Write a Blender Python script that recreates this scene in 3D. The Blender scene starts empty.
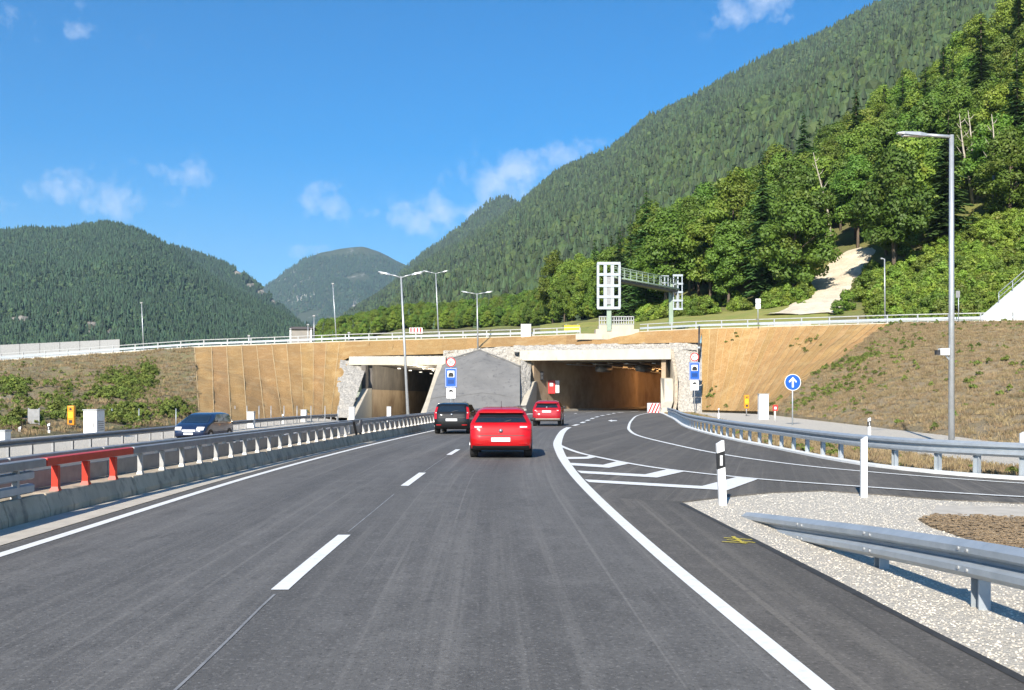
import bpy, bmesh, math, random
import numpy as np
from mathutils import Vector, Matrix
random.seed(7); np.random.seed(7)
R = math.radians
sc = bpy.context.scene
col = sc.collection

# ---------------------------------------------------------------- camera
F, HY, CH = 1000.0, 397.0, 1.7            # focal length in pixels, horizon row, eye height
cd = bpy.data.cameras.new('camera'); cam = bpy.data.objects.new('camera', cd); col.objects.link(cam)
cam.location = (0, 0, CH); cam.rotation_euler = (R(90), 0, 0)
cd.sensor_width = 36; cd.lens = F*36/1024; cd.shift_y = (HY-345)/1024
cd.clip_start = .1; cd.clip_end = 30000
sc.camera = cam

# ---------------------------------------------------------------- sky, sun, exposure
SUN_EL, SUN_HEAD = 31.0, 16.0             # elevation; shadows run this far right of straight ahead
w = bpy.data.worlds.new('World'); sc.world = w; w.use_nodes = True
nt = w.node_tree; nt.nodes.clear()
N = nt.nodes.new; L = nt.links.new
out = N('ShaderNodeOutputWorld'); bg = N('ShaderNodeBackground'); sky = N('ShaderNodeTexSky')
sky.sky_type = 'NISHITA'; sky.sun_disc = False
sky.sun_elevation = R(SUN_EL); sky.sun_rotation = R(180+SUN_HEAD)
sky.altitude = 1200; sky.air_density = 1.0; sky.dust_density = .7; sky.ozone_density = 3.2
bg.inputs['Strength'].default_value = .088
hs = N('ShaderNodeHueSaturation'); hs.inputs['Saturation'].default_value = 1.5; hs.inputs['Hue'].default_value = .5; hs.inputs['Value'].default_value = 1.03
L(sky.outputs[0], hs.inputs['Color'])
# small fair-weather clouds: soft lumps of noise at a few bearings low over the ridges
tc = N('ShaderNodeTexCoord'); sep = N('ShaderNodeSeparateXYZ'); L(tc.outputs['Generated'], sep.inputs[0])
def M(op, a, b=None, c=None):
    n = N('ShaderNodeMath'); n.operation = op
    for i, v in enumerate((a, b, c)):
        if v is None: continue
        if isinstance(v, (int, float)): n.inputs[i].default_value = v
        else: L(v, n.inputs[i])
    return n.outputs[0]
az = M('ARCTAN2', sep.outputs['X'], sep.outputs['Y']); el = M('ARCSINE', sep.outputs['Z'])
def noise(scale, detail, rough=.6):
    n = N('ShaderNodeTexNoise'); n.inputs['Scale'].default_value = scale
    n.inputs['Detail'].default_value = detail; n.inputs['Roughness'].default_value = rough
    L(tc.outputs['Generated'], n.inputs['Vector']); return n.outputs['Fac']
n1 = noise(34, 7, .62); n2 = noise(9, 3)
CLOUDS = [(-.405, .186, .062, .024, 1.0), (-.318, .206, .044, .016, .72), (-.182, .188, .026, .022, .78),
          (-.205, .143, .026, .010, .7), (-.138, .180, .018, .010, .75), (-.100, .176, .030, .018, 1.1),
          (-.060, .184, .060, .020, .98), (-.015, .205, .050, .024, .95), (.012, .226, .046, .024, .98), (.052, .236, .050, .020, .8), (.03, .20, .05, .03, .7),
          (.238, .365, .036, .026, 1.0), (-.47, .325, .14, .03, .40), (-.52, .17, .08, .02, .6), (.62, .5, .1, .03, .8),
          (-.85, .3, .12, .03, .8), (1.3, .35, .15, .04, .9), (-1.6, .3, .15, .04, .9), (2.4, .4, .2, .05, .9)]
tot = None
for a, e, sa, se, k in CLOUDS:
    dx = M('DIVIDE', M('SUBTRACT', az, a), sa); dy = M('DIVIDE', M('SUBTRACT', el, e), se)
    g = M('MULTIPLY', M('POWER', 2.718, M('MULTIPLY', M('ADD', M('MULTIPLY', dx, dx), M('MULTIPLY', dy, dy)), -.9)), k)
    tot = g if tot is None else M('MAXIMUM', tot, g)
fac = M('MULTIPLY', M('SUBTRACT', M('ADD', M('MULTIPLY', tot, .95), M('MULTIPLY', n1, 2.3)), 1.56), .62)
fac = M('MULTIPLY', fac, M('MINIMUM', M('MULTIPLY', tot, 3.0), 1.0))
cl = N('ShaderNodeClamp'); L(fac, cl.inputs['Value']); cl.inputs['Max'].default_value = .46
mix = N('ShaderNodeMix'); mix.data_type = 'RGBA'
L(cl.outputs[0], mix.inputs['Factor']); L(hs.outputs[0], mix.inputs['A'])
mix.inputs['B'].default_value = (7.6, 7.9, 8.6, 1)
L(mix.outputs['Result'], bg.inputs['Color']); L(bg.outputs[0], out.inputs['Surface'])

sd = bpy.data.lights.new('sun', 'SUN'); so = bpy.data.objects.new('sun', sd); col.objects.link(so)
sd.energy = 5.0; sd.angle = R(.5); sd.color = (1, .93, .82)
h = R(SUN_HEAD); e = R(SUN_EL)
so.rotation_euler = Vector((math.sin(h)*math.cos(e), math.cos(h)*math.cos(e), -math.sin(e))).to_track_quat('-Z', 'Y').to_euler()
so.location = (-60, -120, 150)
sc.view_settings.view_transform = 'Standard'; sc.view_settings.look = 'None'
sc.view_settings.gamma = 1; sc.view_settings.exposure = .92; sc.view_settings.use_curve_mapping = False
sc.render.engine = 'CYCLES'
cy = sc.cycles; cy.use_denoising = True; cy.max_bounces = 6; cy.diffuse_bounces = 3; cy.glossy_bounces = 3
cy.transmission_bounces = 4; cy.transparent_max_bounces = 8; cy.volume_bounces = 0; cy.use_adaptive_sampling = True
cy.sample_clamp_indirect = 6; cy.caustics_reflective = False; cy.caustics_refractive = False

# ---------------------------------------------------------------- helpers
def px(x, y, D): return Vector(((x-512)*D/F, D, CH+(HY-y)*D/F))
def gp(x, y, z=0.):
    D = (CH-z)*F/(y-HY); return Vector(((x-512)*D/F, D, z))
def tab(t, x):
    return float(np.interp(x, [p[0] for p in t], [p[1] for p in t]))
def spl(pts, step=1.0):
    """Catmull-Rom through the points, resampled at even steps"""
    P = [Vector(p) if len(p) == 3 else Vector((p[0], p[1], 0)) for p in pts]
    P = [P[0]*2-P[1]] + P + [P[-1]*2-P[-2]]
    o = []
    for i in range(1, len(P)-2):
        a, b, c, d = P[i-1:i+3]; n = max(2, int((c-b).length/step*3))
        for k in range(n):
            t = k/n
            o.append(.5*((2*b)+(c-a)*t+(2*a-5*b+4*c-d)*t*t+(3*b-a-3*c+d)*t**3))
    o.append(P[-2])
    S = [0]
    for i in range(1, len(o)): S.append(S[-1]+(o[i]-o[i-1]).length)
    n = max(2, int(round(S[-1]/step))+1); r = []
    q = np.linspace(0, S[-1], n); A = np.array([list(v) for v in o])
    return [Vector((float(np.interp(s, S, A[:, 0])), float(np.interp(s, S, A[:, 1])), float(np.interp(s, S, A[:, 2])))) for s in q]
def xat(path, D):
    for a, b in zip(path, path[1:]):
        if a.y <= D <= b.y: return a.x+(b.x-a.x)*(D-a.y)/max(1e-6, b.y-a.y)
    return path[-1].x if D > path[-1].y else path[0].x
def side(path, off, z=None):
    o = []
    for i, p in enumerate(path):
        t = path[min(i+1, len(path)-1)]-path[max(i-1, 0)]; t.z = 0; t.normalize()
        o.append(Vector((p.x+t.y*off, p.y-t.x*off, p.z if z is None else z)))
    return o

class MB:
    def __init__(s): s.v = []; s.f = []; s.uv = []
    def add(s, v, f):
        k = len(s.v); s.v += [tuple(p) for p in v]; s.f += [tuple(i+k for i in q) for q in f]; return s
    def box(s, x0, x1, y0, y1, z0, z1, m=None):
        v = [Vector((x, y, z)) for z in (z0, z1) for y in (y0, y1) for x in (x0, x1)]
        if m is not None: v = [m @ p for p in v]
        return s.add(v, [(0, 2, 3, 1), (4, 5, 7, 6), (0, 1, 5, 4), (2, 6, 7, 3), (0, 4, 6, 2), (1, 3, 7, 5)])
    def cyl(s, p0, p1, r0, r1=None, n=10, cap=True):
        p0 = Vector(p0); p1 = Vector(p1); r1 = r0 if r1 is None else r1
        d = (p1-p0).normalized(); a = d.orthogonal().normalized(); b = d.cross(a)
        v = []
        for p, r in ((p0, r0), (p1, r1)):
            for k in range(n):
                t = 2*math.pi*k/n; v.append(p+(a*math.cos(t)+b*math.sin(t))*r)
        f = [(k, (k+1) % n, n+(k+1) % n, n+k) for k in range(n)]
        if cap: f += [tuple(range(n-1, -1, -1)), tuple(range(n, 2*n))]
        return s.add(v, f)
    def tube(s, pts, rad, n=7):
        pts = [Vector(p) for p in pts]
        if isinstance(rad, (int, float)): rad = [rad]*len(pts)
        v = []; f = []; a = None
        for i, p in enumerate(pts):
            d = (pts[min(i+1, len(pts)-1)]-pts[max(i-1, 0)]).normalized()
            a = d.orthogonal().normalized() if a is None else (a-d*a.dot(d)).normalized()
            b = d.cross(a)
            for k in range(n):
                t = 2*math.pi*k/n; v.append(p+(a*math.cos(t)+b*math.sin(t))*rad[i])
        for i in range(len(pts)-1):
            for k in range(n): f.append((i*n+k, i*n+(k+1) % n, (i+1)*n+(k+1) % n, (i+1)*n+k))
        f.append(tuple(range(n-1, -1, -1))); f.append(tuple(range((len(pts)-1)*n, len(pts)*n)))
        return s.add(v, f)
    def sweep(s, path, prof, closed=True):
        """profile of (offset to the right, height) swept along a path in the ground plane"""
        n = len(prof); v = []; f = []
        for i, p in enumerate(path):
            t = path[min(i+1, len(path)-1)]-path[max(i-1, 0)]; t.z = 0; t.normalize()
            for o, z in prof: v.append((p.x+t.y*o, p.y-t.x*o, p.z+z))
        m = n if closed else n-1
        for i in range(len(path)-1):
            for k in range(m): f.append((i*n+k, i*n+(k+1) % n, (i+1)*n+(k+1) % n, (i+1)*n+k))
        if closed: f.append(tuple(range(n))); f.append(tuple(range(len(path)*n-1, (len(path)-1)*n-1, -1)))
        return s.add(v, f)
    def grid(s, rows):
        n = len(rows[0]); v = [p for r in rows for p in r]
        f = [(i*n+k, i*n+k+1, (i+1)*n+k+1, (i+1)*n+k) for i in range(len(rows)-1) for k in range(n-1)]
        return s.add(v, f)
    def poly(s, pts, z0, z1):
        n = len(pts); v = [(p[0], p[1], z1) for p in pts]+[(p[0], p[1], z0) for p in pts]
        return s.add(v, [tuple(range(n))]+[(i, n+i, n+(i+1) % n, (i+1) % n) for i in range(n)])
    def mesh(s, name, mat, smooth=False, off=None):
        me = bpy.data.meshes.new(name)
        v = s.v if off is None else [(p[0]-off[0], p[1]-off[1], p[2]-off[2]) for p in s.v]
        me.from_pydata(v, [], s.f); me.materials.append(mat); me.update()
        bm = bmesh.new(); bm.from_mesh(me); bmesh.ops.recalc_face_normals(bm, faces=bm.faces); bm.to_mesh(me); bm.free()
        if smooth: me.polygons.foreach_set('use_smooth', [True]*len(me.polygons))
        return me
def link(name, me, parent=None, loc=(0, 0, 0), rz=0.):
    o = bpy.data.objects.new(name, me); col.objects.link(o); o.location = loc; o.rotation_euler = (0, 0, rz)
    if parent is not None: o.parent = parent
    return o
def part(mb, name, mat, parent, smooth=False, world=True, bevel=0):
    """a mesh child; 'world' means the builder was filled in scene coordinates (the thing must be unrotated)"""
    off = None
    if world and parent is not None:
        q = parent; off = Vector((0, 0, 0))
        while q is not None: off += q.location; q = q.parent
    o = link(name, mb.mesh(name, mat, smooth, off), parent)
    if bevel:
        b = o.modifiers.new('bevel', 'BEVEL'); b.width = bevel; b.segments = 2; b.limit_method = 'ANGLE'
    return o
def tag(o, label, cat, group=None):
    o['label'] = label; o['category'] = cat
    if group: o['group'] = group
    return o
def thing(name, label, cat, loc=(0, 0, 0), rz=0, group=None):
    o = bpy.data.objects.new(name, None); col.objects.link(o); o.location = loc; o.rotation_euler = (0, 0, rz)
    o.empty_display_size = .2
    return tag(o, label, cat, group)
def struct(mb, name, mat, smooth=False, parent=None):
    o = part(mb, name, mat, parent, smooth)
    if parent is None: o['kind'] = 'structure'
    return o
def text_mesh(s, size, mat, name='lettering'):
    c = bpy.data.curves.new(name, 'FONT'); c.body = s; c.size = size; c.align_x = 'CENTER'; c.align_y = 'CENTER'; c.extrude = .003
    o = bpy.data.objects.new(name, c); col.objects.link(o)
    dg = bpy.context.evaluated_depsgraph_get(); me = bpy.data.meshes.new_from_object(o.evaluated_get(dg))
    bpy.data.objects.remove(o); me.materials.clear(); me.materials.append(mat); return me

# ---------------------------------------------------------------- materials
MATS = {}
def mat(name, c, c2=None, scale=5., rough=.7, bump=0., bscale=None, metal=0., coat=0., spec=.5, detail=6, lo=.35, hi=.65,
        stretch=None, c3=None, s3=1., lo3=.5, hi3=.7, rvar=0., trans=0., bdist=.02, emit=None):
    m = bpy.data.materials.new(name); m.use_nodes = True; t = m.node_tree; b = t.nodes['Principled BSDF']
    b.inputs['Roughness'].default_value = rough; b.inputs['Metallic'].default_value = metal
    b.inputs['Specular IOR Level'].default_value = spec
    if coat: b.inputs['Coat Weight'].default_value = coat; b.inputs['Coat Roughness'].default_value = .04
    if emit:
        b.inputs['Emission Color'].default_value = (*emit[0], 1); b.inputs['Emission Strength'].default_value = emit[1]
    n = t.nodes.new; l = t.links.new
    tcn = n('ShaderNodeTexCoord'); geo = n('ShaderNodeNewGeometry'); vec = geo.outputs['Position']
    if stretch:
        mp = n('ShaderNodeMapping'); mp.inputs['Scale'].default_value = stretch; l(vec, mp.inputs['Vector']); vec = mp.outputs[0]
    def nz(s, d=detail):
        q = n('ShaderNodeTexNoise'); q.inputs['Scale'].default_value = s; q.inputs['Detail'].default_value = d
        q.inputs['Roughness'].default_value = .6; l(vec, q.inputs['Vector']); return q.outputs['Fac']
    def mr(v, a, z):
        q = n('ShaderNodeMapRange'); q.inputs['From Min'].default_value = a; q.inputs['From Max'].default_value = z; l(v, q.inputs['Value']); return q.outputs[0]
    colr = None
    if c2 is not None:
        mx = n('ShaderNodeMix'); mx.data_type = 'RGBA'; mx.inputs['A'].default_value = (*c, 1); mx.inputs['B'].default_value = (*c2, 1)
        l(mr(nz(scale), lo, hi), mx.inputs['Factor']); colr = mx.outputs['Result']
        if c3 is not None:
            m3 = n('ShaderNodeMix'); m3.data_type = 'RGBA'; l(colr, m3.inputs['A']); m3.inputs['B'].default_value = (*c3, 1)
            l(mr(nz(s3), lo3, hi3), m3.inputs['Factor']); colr = m3.outputs['Result']
        if rvar:
            oi = n('ShaderNodeObjectInfo'); hv = n('ShaderNodeHueSaturation'); l(colr, hv.inputs['Color'])
            a = n('ShaderNodeMapRange'); l(oi.outputs['Random'], a.inputs['Value']); a.inputs['To Min'].default_value = 1-rvar; a.inputs['To Max'].default_value = 1+rvar
            l(a.outputs[0], hv.inputs['Value'])
            wn = n('ShaderNodeTexWhiteNoise'); wn.noise_dimensions = '1D'; l(oi.outputs['Random'], wn.inputs['W'])
            a2 = n('ShaderNodeMapRange'); l(wn.outputs['Value'], a2.inputs['Value']); a2.inputs['To Min'].default_value = .5-rvar*.045; a2.inputs['To Max'].default_value = .5+rvar*.035
            l(a2.outputs[0], hv.inputs['Hue']); colr = hv.outputs['Color']
        l(colr, b.inputs['Base Color'])
    else: b.inputs['Base Color'].default_value = (*c, 1)
    if bump:
        bp = n('ShaderNodeBump'); bp.inputs['Strength'].default_value = bump; bp.inputs['Distance'].default_value = bdist
        l(nz(bscale or scale*4), bp.inputs['Height']); l(bp.outputs[0], b.inputs['Normal'])
    if trans:
        tr = n('ShaderNodeBsdfTranslucent'); ms = n('ShaderNodeMixShader'); ms.inputs[0].default_value = trans
        if colr is not None: l(colr, tr.inputs['Color'])
        else: tr.inputs['Color'].default_value = (*c, 1)
        l(b.outputs[0], ms.inputs[1]); l(tr.outputs[0], ms.inputs[2]); l(ms.outputs[0], t.nodes['Material Output'].inputs['Surface'])
    MATS[name] = m; return m

def asphalt(name, base, worn, tint, tracks):
    """two-scale aggregate, patchy wear drawn out along the lanes, and polished wheel tracks; uses the UV map (across, along) in metres"""
    m = bpy.data.materials.new(name); m.use_nodes = True; t = m.node_tree; b = t.nodes['Principled BSDF']
    n = t.nodes.new; l = t.links.new
    uv = n('ShaderNodeUVMap'); uv.uv_map = 'road'
    def nz(s, sx, sy, d=6, r=.6):
        mp = n('ShaderNodeMapping'); mp.inputs['Scale'].default_value = (sx, sy, 1); l(uv.outputs[0], mp.inputs['Vector'])
        q = n('ShaderNodeTexNoise'); q.inputs['Scale'].default_value = s; q.inputs['Detail'].default_value = d; q.inputs['Roughness'].default_value = r
        l(mp.outputs[0], q.inputs['Vector']); return q.outputs['Fac']
    def mr(v, a, z, p=0., q_=1.):
        q = n('ShaderNodeMapRange'); q.inputs['From Min'].default_value = a; q.inputs['From Max'].default_value = z
        q.inputs['To Min'].default_value = p; q.inputs['To Max'].default_value = q_; l(v, q.inputs['Value']); return q.outputs[0]
    def mx(f, a, c):
        q = n('ShaderNodeMix'); q.data_type = 'RGBA'; l(f, q.inputs['Factor'])
        for k, v in (('A', a), ('B', c)):
            if isinstance(v, tuple): q.inputs[k].default_value = (*v, 1)
            else: l(v, q.inputs[k])
        return q.outputs['Result']
    def mu(a, c, op='MULTIPLY'):
        q = n('ShaderNodeMath'); q.operation = op
        for i, v in enumerate((a, c)):
            if isinstance(v, (int, float)): q.inputs[i].default_value = v
            else: l(v, q.inputs[i])
        return q.outputs[0]
    c = mx(mr(nz(.5, 1, .22), .36, .66), base, worn)
    c = mx(mu(mr(nz(2.6, 1, .7, 4, .7), .48, .66), .45), c, tuple(x*1.35 for x in worn))
    c = mx(mu(mr(nz(1.7, 1.4, .45, 5, .7), .52, .66), .5), c, tuple(x*.66 for x in base))
    c = mx(mu(mr(nz(1.0, 3.4, .04, 6, .7), .50, .66), .8), c, tint)                 # long drag streaks
    c = mx(mu(mr(nz(1.0, 9.0, .025, 3, .6), .60, .66), .55), c, tuple(x*1.12 for x in tint))         # thin pale scratches
    c = mx(mu(mr(nz(1.0, 7.0, .04, 3, .6), .62, .70), .5), c, tuple(x*.6 for x in base))             # thin dark scuffs
    sp = n('ShaderNodeSeparateXYZ'); l(uv.outputs[0], sp.inputs[0])
    sn = mu(mu(sp.outputs['X'], tracks[0]), tracks[1], 'ADD')
    sn = mr(mu(sn, 0, 'SINE'), -.2, 1.0)
    dk = tuple(x*.72 for x in base)
    c = mx(mu(mu(sn, mr(nz(.8, 1, .12), .3, .65)), .6), c, dk)                     # wheel tracks, broken up
    c = mx(mu(mr(nz(24, 1, 1, 4, .8), .54, .68), .65), c, tuple(min(1, x*2.3) for x in worn))   # pale stones
    c = mx(mu(mr(nz(20, 1.3, 1, 4, .8), .54, .66), .75), c, tuple(x*.42 for x in base))         # dark pores
    c = mx(mu(mr(nz(5.0, 1, .8, 8, .75), .57, .66), .5), c, tuple(x*.55 for x in base))         # bitumen spots
    l(c, b.inputs['Base Color']); b.inputs['Roughness'].default_value = .78; b.inputs['Specular IOR Level'].default_value = .35
    bp = n('ShaderNodeBump'); bp.inputs['Strength'].default_value = .55; bp.inputs['Distance'].default_value = .008
    l(nz(60, 1, 1, 4, .7), bp.inputs['Height']); l(bp.outputs[0], b.inputs['Normal'])
    MATS[name] = m; return m
asphalt('asphalt_main', (.108, .103, .096), (.136, .130, .121), (.185, .175, .160), (3.5, 1.2))
asphalt('asphalt_new', (.100, .092, .081), (.126, .115, .101), (.180, .163, .138), (2.6, .4))
mat('paint_white', (.82, .82, .79), (.62, .61, .58), 9, .55, .2, 60, lo=.5, hi=.8, bdist=.003)
mat('paint_worn', (.30, .30, .30), (.16, .16, .16), 3, .7, lo=.35, hi=.7)
mat('paint_yellow', (.70, .56, .05), (.25, .21, .08), 30, .7, lo=.45, hi=.6)
mat('gravel', (.62, .57, .48), (.44, .40, .335), 14, .9, 1.0, 30, lo=.3, hi=.7, c3=(.72, .65, .53), s3=45, bdist=.04)
mat('stones', (.62, .575, .49), (.50, .46, .39), 20, .85, rvar=.3)
mat('mulch', (.36, .26, .155), (.24, .17, .10), 18, .95, 1.0, 40, c3=(.46, .37, .25), s3=30, lo3=.55, hi3=.7, bdist=.04)
mat('ground_soil', (.42, .36, .27), (.27, .24, .15), .4, .95, .6, 12, c3=(.20, .24, .07), s3=.9, lo3=.55, hi3=.7)
mat('concrete', (.54, .45, .33), (.38, .32, .235), 2.2, .85, .5, 14, c3=(.19, .165, .135), s3=5, lo3=.52, hi3=.70, stretch=(1, 1, .45), bdist=.01)
mat('concrete_pale', (.53, .48, .385), (.46, .415, .33), 1.2, .85, .25, 10, c3=(.32, .28, .20), s3=2.4, lo3=.62, hi3=.78, stretch=(1, 1, .35), bdist=.01)
mat('concrete_strip', (.56, .51, .43), (.45, .41, .345), 3, .85, .3, 24, bdist=.01)
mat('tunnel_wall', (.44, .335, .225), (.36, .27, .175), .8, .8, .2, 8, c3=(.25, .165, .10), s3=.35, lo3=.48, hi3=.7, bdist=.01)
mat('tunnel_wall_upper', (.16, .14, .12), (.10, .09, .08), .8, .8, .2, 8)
mat('shotcrete', (.205, .20, .19), (.165, .162, .155), .7, .9, .5, 5, c3=(.105, .105, .105), s3=1.6, lo3=.56, hi3=.72, stretch=(1, 1, .22), bdist=.04)
mat('rubble', (.50, .47, .41), (.25, .23, .20), 4.5, .95, 1, 6, c3=(.58, .55, .49), s3=8, lo3=.52, hi3=.66, bdist=.14)
mat('matting', (.475, .29, .110), (.285, .162, .055), 9, .95, 1.0, 12, c3=(.47, .32, .145), s3=.8, lo3=.48, hi3=.75, rvar=.10, bdist=.08)
mat('matting_seam', (.56, .41, .22), (.44, .30, .14), 3, .95, .5, 12)
mat('bank_left', (.26, .19, .115), (.20, .19, .075), .9, .95, 1.0, 5, c3=(.43, .38, .30), s3=.11, lo3=.60, hi3=.72, bdist=.25)
mat('bank_right', (.33, .25, .15), (.26, .205, .11), .7, .95, 1.0, 5, c3=(.15, .19, .045), s3=.22, lo3=.60, hi3=.74, bdist=.2)
mat('hillside', (.19, .22, .045), (.13, .11, .055), .12, .95, 1.0, 1.5, c3=(.24, .21, .06), s3=.3, bdist=.4)
mat('meadow', (.20, .24, .045), (.30, .27, .075), .3, .95, .8, 3, bdist=.2)
mat('scree', (.80, .70, .53), (.62, .53, .39), .5, .95, 1.0, 3, c3=(.48, .40, .29), s3=.25, lo3=.60, hi3=.74, stretch=(1, .4, .4), bdist=.3)
mat('mountain_floor', (.030, .045, .018), (.055, .06, .03), .02, .95, c3=(.30, .28, .24), s3=.012, lo3=.68, hi3=.76)
mat('mountain_far', (.035, .055, .025), (.06, .07, .035), .004, .95, c3=(.42, .40, .37), s3=.0045, lo3=.585, hi3=.66, bump=1, bscale=.03, bdist=12)
mat('galvanised', (.46, .50, .53), (.36, .40, .43), 5, .45, .1, 30, metal=.35, lo=.3, hi=.7)
mat('galvanised_dull', (.34, .34, .34), (.24, .24, .24), 5, .5, .1, 30, metal=.35, lo=.3, hi=.7)
mat('post_steel', (.44, .44, .43), (.34, .34, .33), 8, .5, metal=.25)
mat('pole_steel', (.52, .54, .55), (.44, .46, .47), 4, .4, metal=.5)
mat('rail_pale', (.42, .43, .43), (.35, .36, .36), 3, .5, metal=.2)
mat('dark_steel', (.06, .06, .065), (.04, .04, .04), 8, .5, metal=.5)
mat('green_steel', (.30, .38, .29), (.25, .33, .25), 2, .5, metal=.1)
mat('barrier_red', (.62, .045, .022), (.52, .035, .018), 5, .42)
mat('white_plastic', (.80, .80, .78), (.72, .72, .70), 6, .5)
mat('black_plastic', (.012, .012, .013), None, rough=.5)
mat('sign_blue', (.006, .085, .40), (.008, .095, .43), 3, .4)
mat('sign_blue_dark', (.006, .05, .22), None, rough=.4)
mat('sign_red', (.60, .035, .03), (.55, .03, .03), 3, .4)
mat('sign_white', (.84, .84, .84), (.78, .78, .78), 4, .4)
mat('orange', (.80, .30, .01), (.74, .27, .01), 4, .45)
mat('yellow_sign', (.80, .58, .02), (.75, .54, .02), 3, .45)
mat('tunnel_lamp', (.9, .8, .6), None, rough=.4, emit=((1, .55, .2), .9))
mat('tunnel_lamp_white', (.9, .9, .85), None, rough=.4, emit=((1, .93, .8), .5))
mat('tunnel_lamp_off', (.40, .38, .34), (.3, .28, .25), 3, rough=.4)
mat('rubber', (.018, .018, .018), (.03, .03, .03), 20, .8)
mat('rim', (.45, .46, .48), (.35, .36, .38), 5, .3, metal=.8)
mat('car_red', (.44, .002, .005), (.40, .002, .004), 2, .5, spec=.2, coat=.7)
mat('car_crimson', (.36, .008, .018), (.32, .007, .016), 2, .5, spec=.2, coat=.7)
mat('car_black', (.005, .006, .007), (.007, .008, .009), 2, .5, spec=.2, coat=.6)
mat('car_blue', (.010, .020, .055), (.012, .025, .07), 2, .3, coat=1.)
mat('car_glass', (.012, .018, .024), None, rough=.04, spec=.9, coat=.6)
mat('tail_lamp', (.55, .010, .012), (.42, .008, .010), 6, .2, coat=1.)
mat('lamp_clear', (.72, .72, .72), (.5, .5, .5), 20, .12, coat=1.)
mat('dark_asphalt', (.030, .029, .028), (.050, .048, .045), 6, .7)
mat('bark', (.16, .12, .085), (.09, .07, .05), 6, .95, 1, 20, stretch=(1, 1, .2))
mat('bark_pale', (.52, .47, .38), (.34, .30, .24), 4, .9, .6, 12, stretch=(1, 1, .3))
mat('leaf_broad', (.150, .260, .030), (.098, .185, .022), .55, .6, rvar=.35, trans=.28, c3=(.17, .22, .03), s3=.25, lo3=.52, hi3=.7)
mat('leaf_lime', (.21, .30, .034), (.145, .23, .027), .55, .6, rvar=.3, trans=.3, c3=(.21, .24, .035), s3=.3, lo3=.52, hi3=.7)
mat('leaf_spruce', (.085, .165, .034), (.058, .120, .028), .6, .7, rvar=.35, trans=.22)
mat('leaf_bush', (.22, .31, .036), (.15, .24, .028), .7, .6, rvar=.4, trans=.25, c3=(.22, .22, .05), s3=.2, lo3=.56, hi3=.7)
mat('far_spruce', (.040, .068, .026), (.028, .052, .020), .05, .8, rvar=.62, detail=3)
mat('far_broad', (.060, .092, .026), (.042, .072, .021), .05, .8, rvar=.3, detail=3)
mat('left_spruce', (.028, .064, .030), (.020, .048, .023), .05, .8, rvar=.5, detail=3)
mat('left_broad', (.048, .088, .032), (.034, .068, .027), .05, .8, rvar=.3, detail=3)
mat('dry_grass', (.34, .255, .14), (.27, .205, .105), .8, .9, rvar=.3, trans=.2)
mat('weed', (.20, .25, .05), (.14, .19, .035), .8, .8, rvar=.35, trans=.25)
mat('house', (.30, .27, .24), (.24, .22, .20), 1, .8)
mat('roof', (.12, .10, .09), (.09, .08, .07), 1, .8)
MT = MATS
# ================================================================ the lie of the land
def vnoise(x, y, s, seed=0):
    """cheap smooth value noise"""
    x = x/s; y = y/s; i = math.floor(x); j = math.floor(y); fx = x-i; fy = y-j
    fx = fx*fx*(3-2*fx); fy = fy*fy*(3-2*fy)
    def hsh(a, b):
        n = math.sin(a*127.1+b*311.7+seed*74.7)*43758.5453; return n-math.floor(n)
    return ((hsh(i, j)*(1-fx)+hsh(i+1, j)*fx)*(1-fy)+(hsh(i, j+1)*(1-fx)+hsh(i+1, j+1)*fx)*fy)*2-1
CD = [(-600, 170), (-200, 136), (0, 128), (195, 126), (350, 126), (530, 125), (620, 121), (700, 116), (893, 106), (1024, 101), (1300, 97), (1900, 95)]
CY = [(-600, 378), (-200, 371), (0, 361), (195, 347.5), (350, 341.5), (530, 336.5), (620, 333), (700, 329), (893, 323.5), (1024, 321), (1300, 320), (1900, 320)]
def crest(u): return px(u, tab(CY, u), tab(CD, u))
D0 = [(-600, 420), (200, 400), (300, 420), (400, 390), (520, 330), (600, 225), (640, 195), (690, 172), (760, 162), (850, 152), (950, 136), (1024, 126), (1100, 119), (1300, 112), (1900, 110)]
Z0 = [(-600, 5), (0, 6.5), (200, 9), (300, 16), (340, 22), (400, 27.5), (520, 24.5), (600, 18.6), (640, 16.9), (690, 15.8), (760, 16.2), (850, 16.6), (950, 14.2), (1024, 12.7), (1100, 11.6), (1900, 11)]
D1 = [(-600, 560), (300, 540), (400, 500), (520, 430), (600, 380), (640, 350), (720, 330), (800, 320), (900, 310), (1000, 300), (1100, 290), (1300, 280), (1900, 270)]
Y1 = [(-600, 385), (200, 380), (300, 346), (400, 331), (520, 324), (600, 303), (640, 290), (720, 252), (800, 205), (900, 140), (1000, 75), (1100, 15), (1300, -60), (1900, -120)]
def hz(u, D):
    c = crest(u); d0 = tab(D0, u); d1 = tab(D1, u); z0 = tab(Z0, u); z1 = CH+(HY-tab(Y1, u))*d1/F
    z = float(np.interp(D, [c.y, c.y+10, d0, d1, d1+60, d1+400], [c.z, c.z+.02, z0, z1, z1-10, z1-14]))
    if D > c.y+12: z += vnoise((u-512)*D/F, D, 14, 3)*min(1, (D-c.y-12)/30)*1.0+vnoise((u-512)*D/F, D, 5, 4)*min(1, (D-c.y-12)/30)*.35
    return z
def hit(u, y, dmin=None, dmax=420):
    """where the line of sight meets the hillside"""
    D = dmin or crest(u).y+11
    while D < dmax:
        z = hz(u, D)
        if HY-(z-CH)*F/D <= y: return Vector(((u-512)*D/F, D, z))
        D += 1
    return Vector(((u-512)*D/F, D, hz(u, D)))

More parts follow.
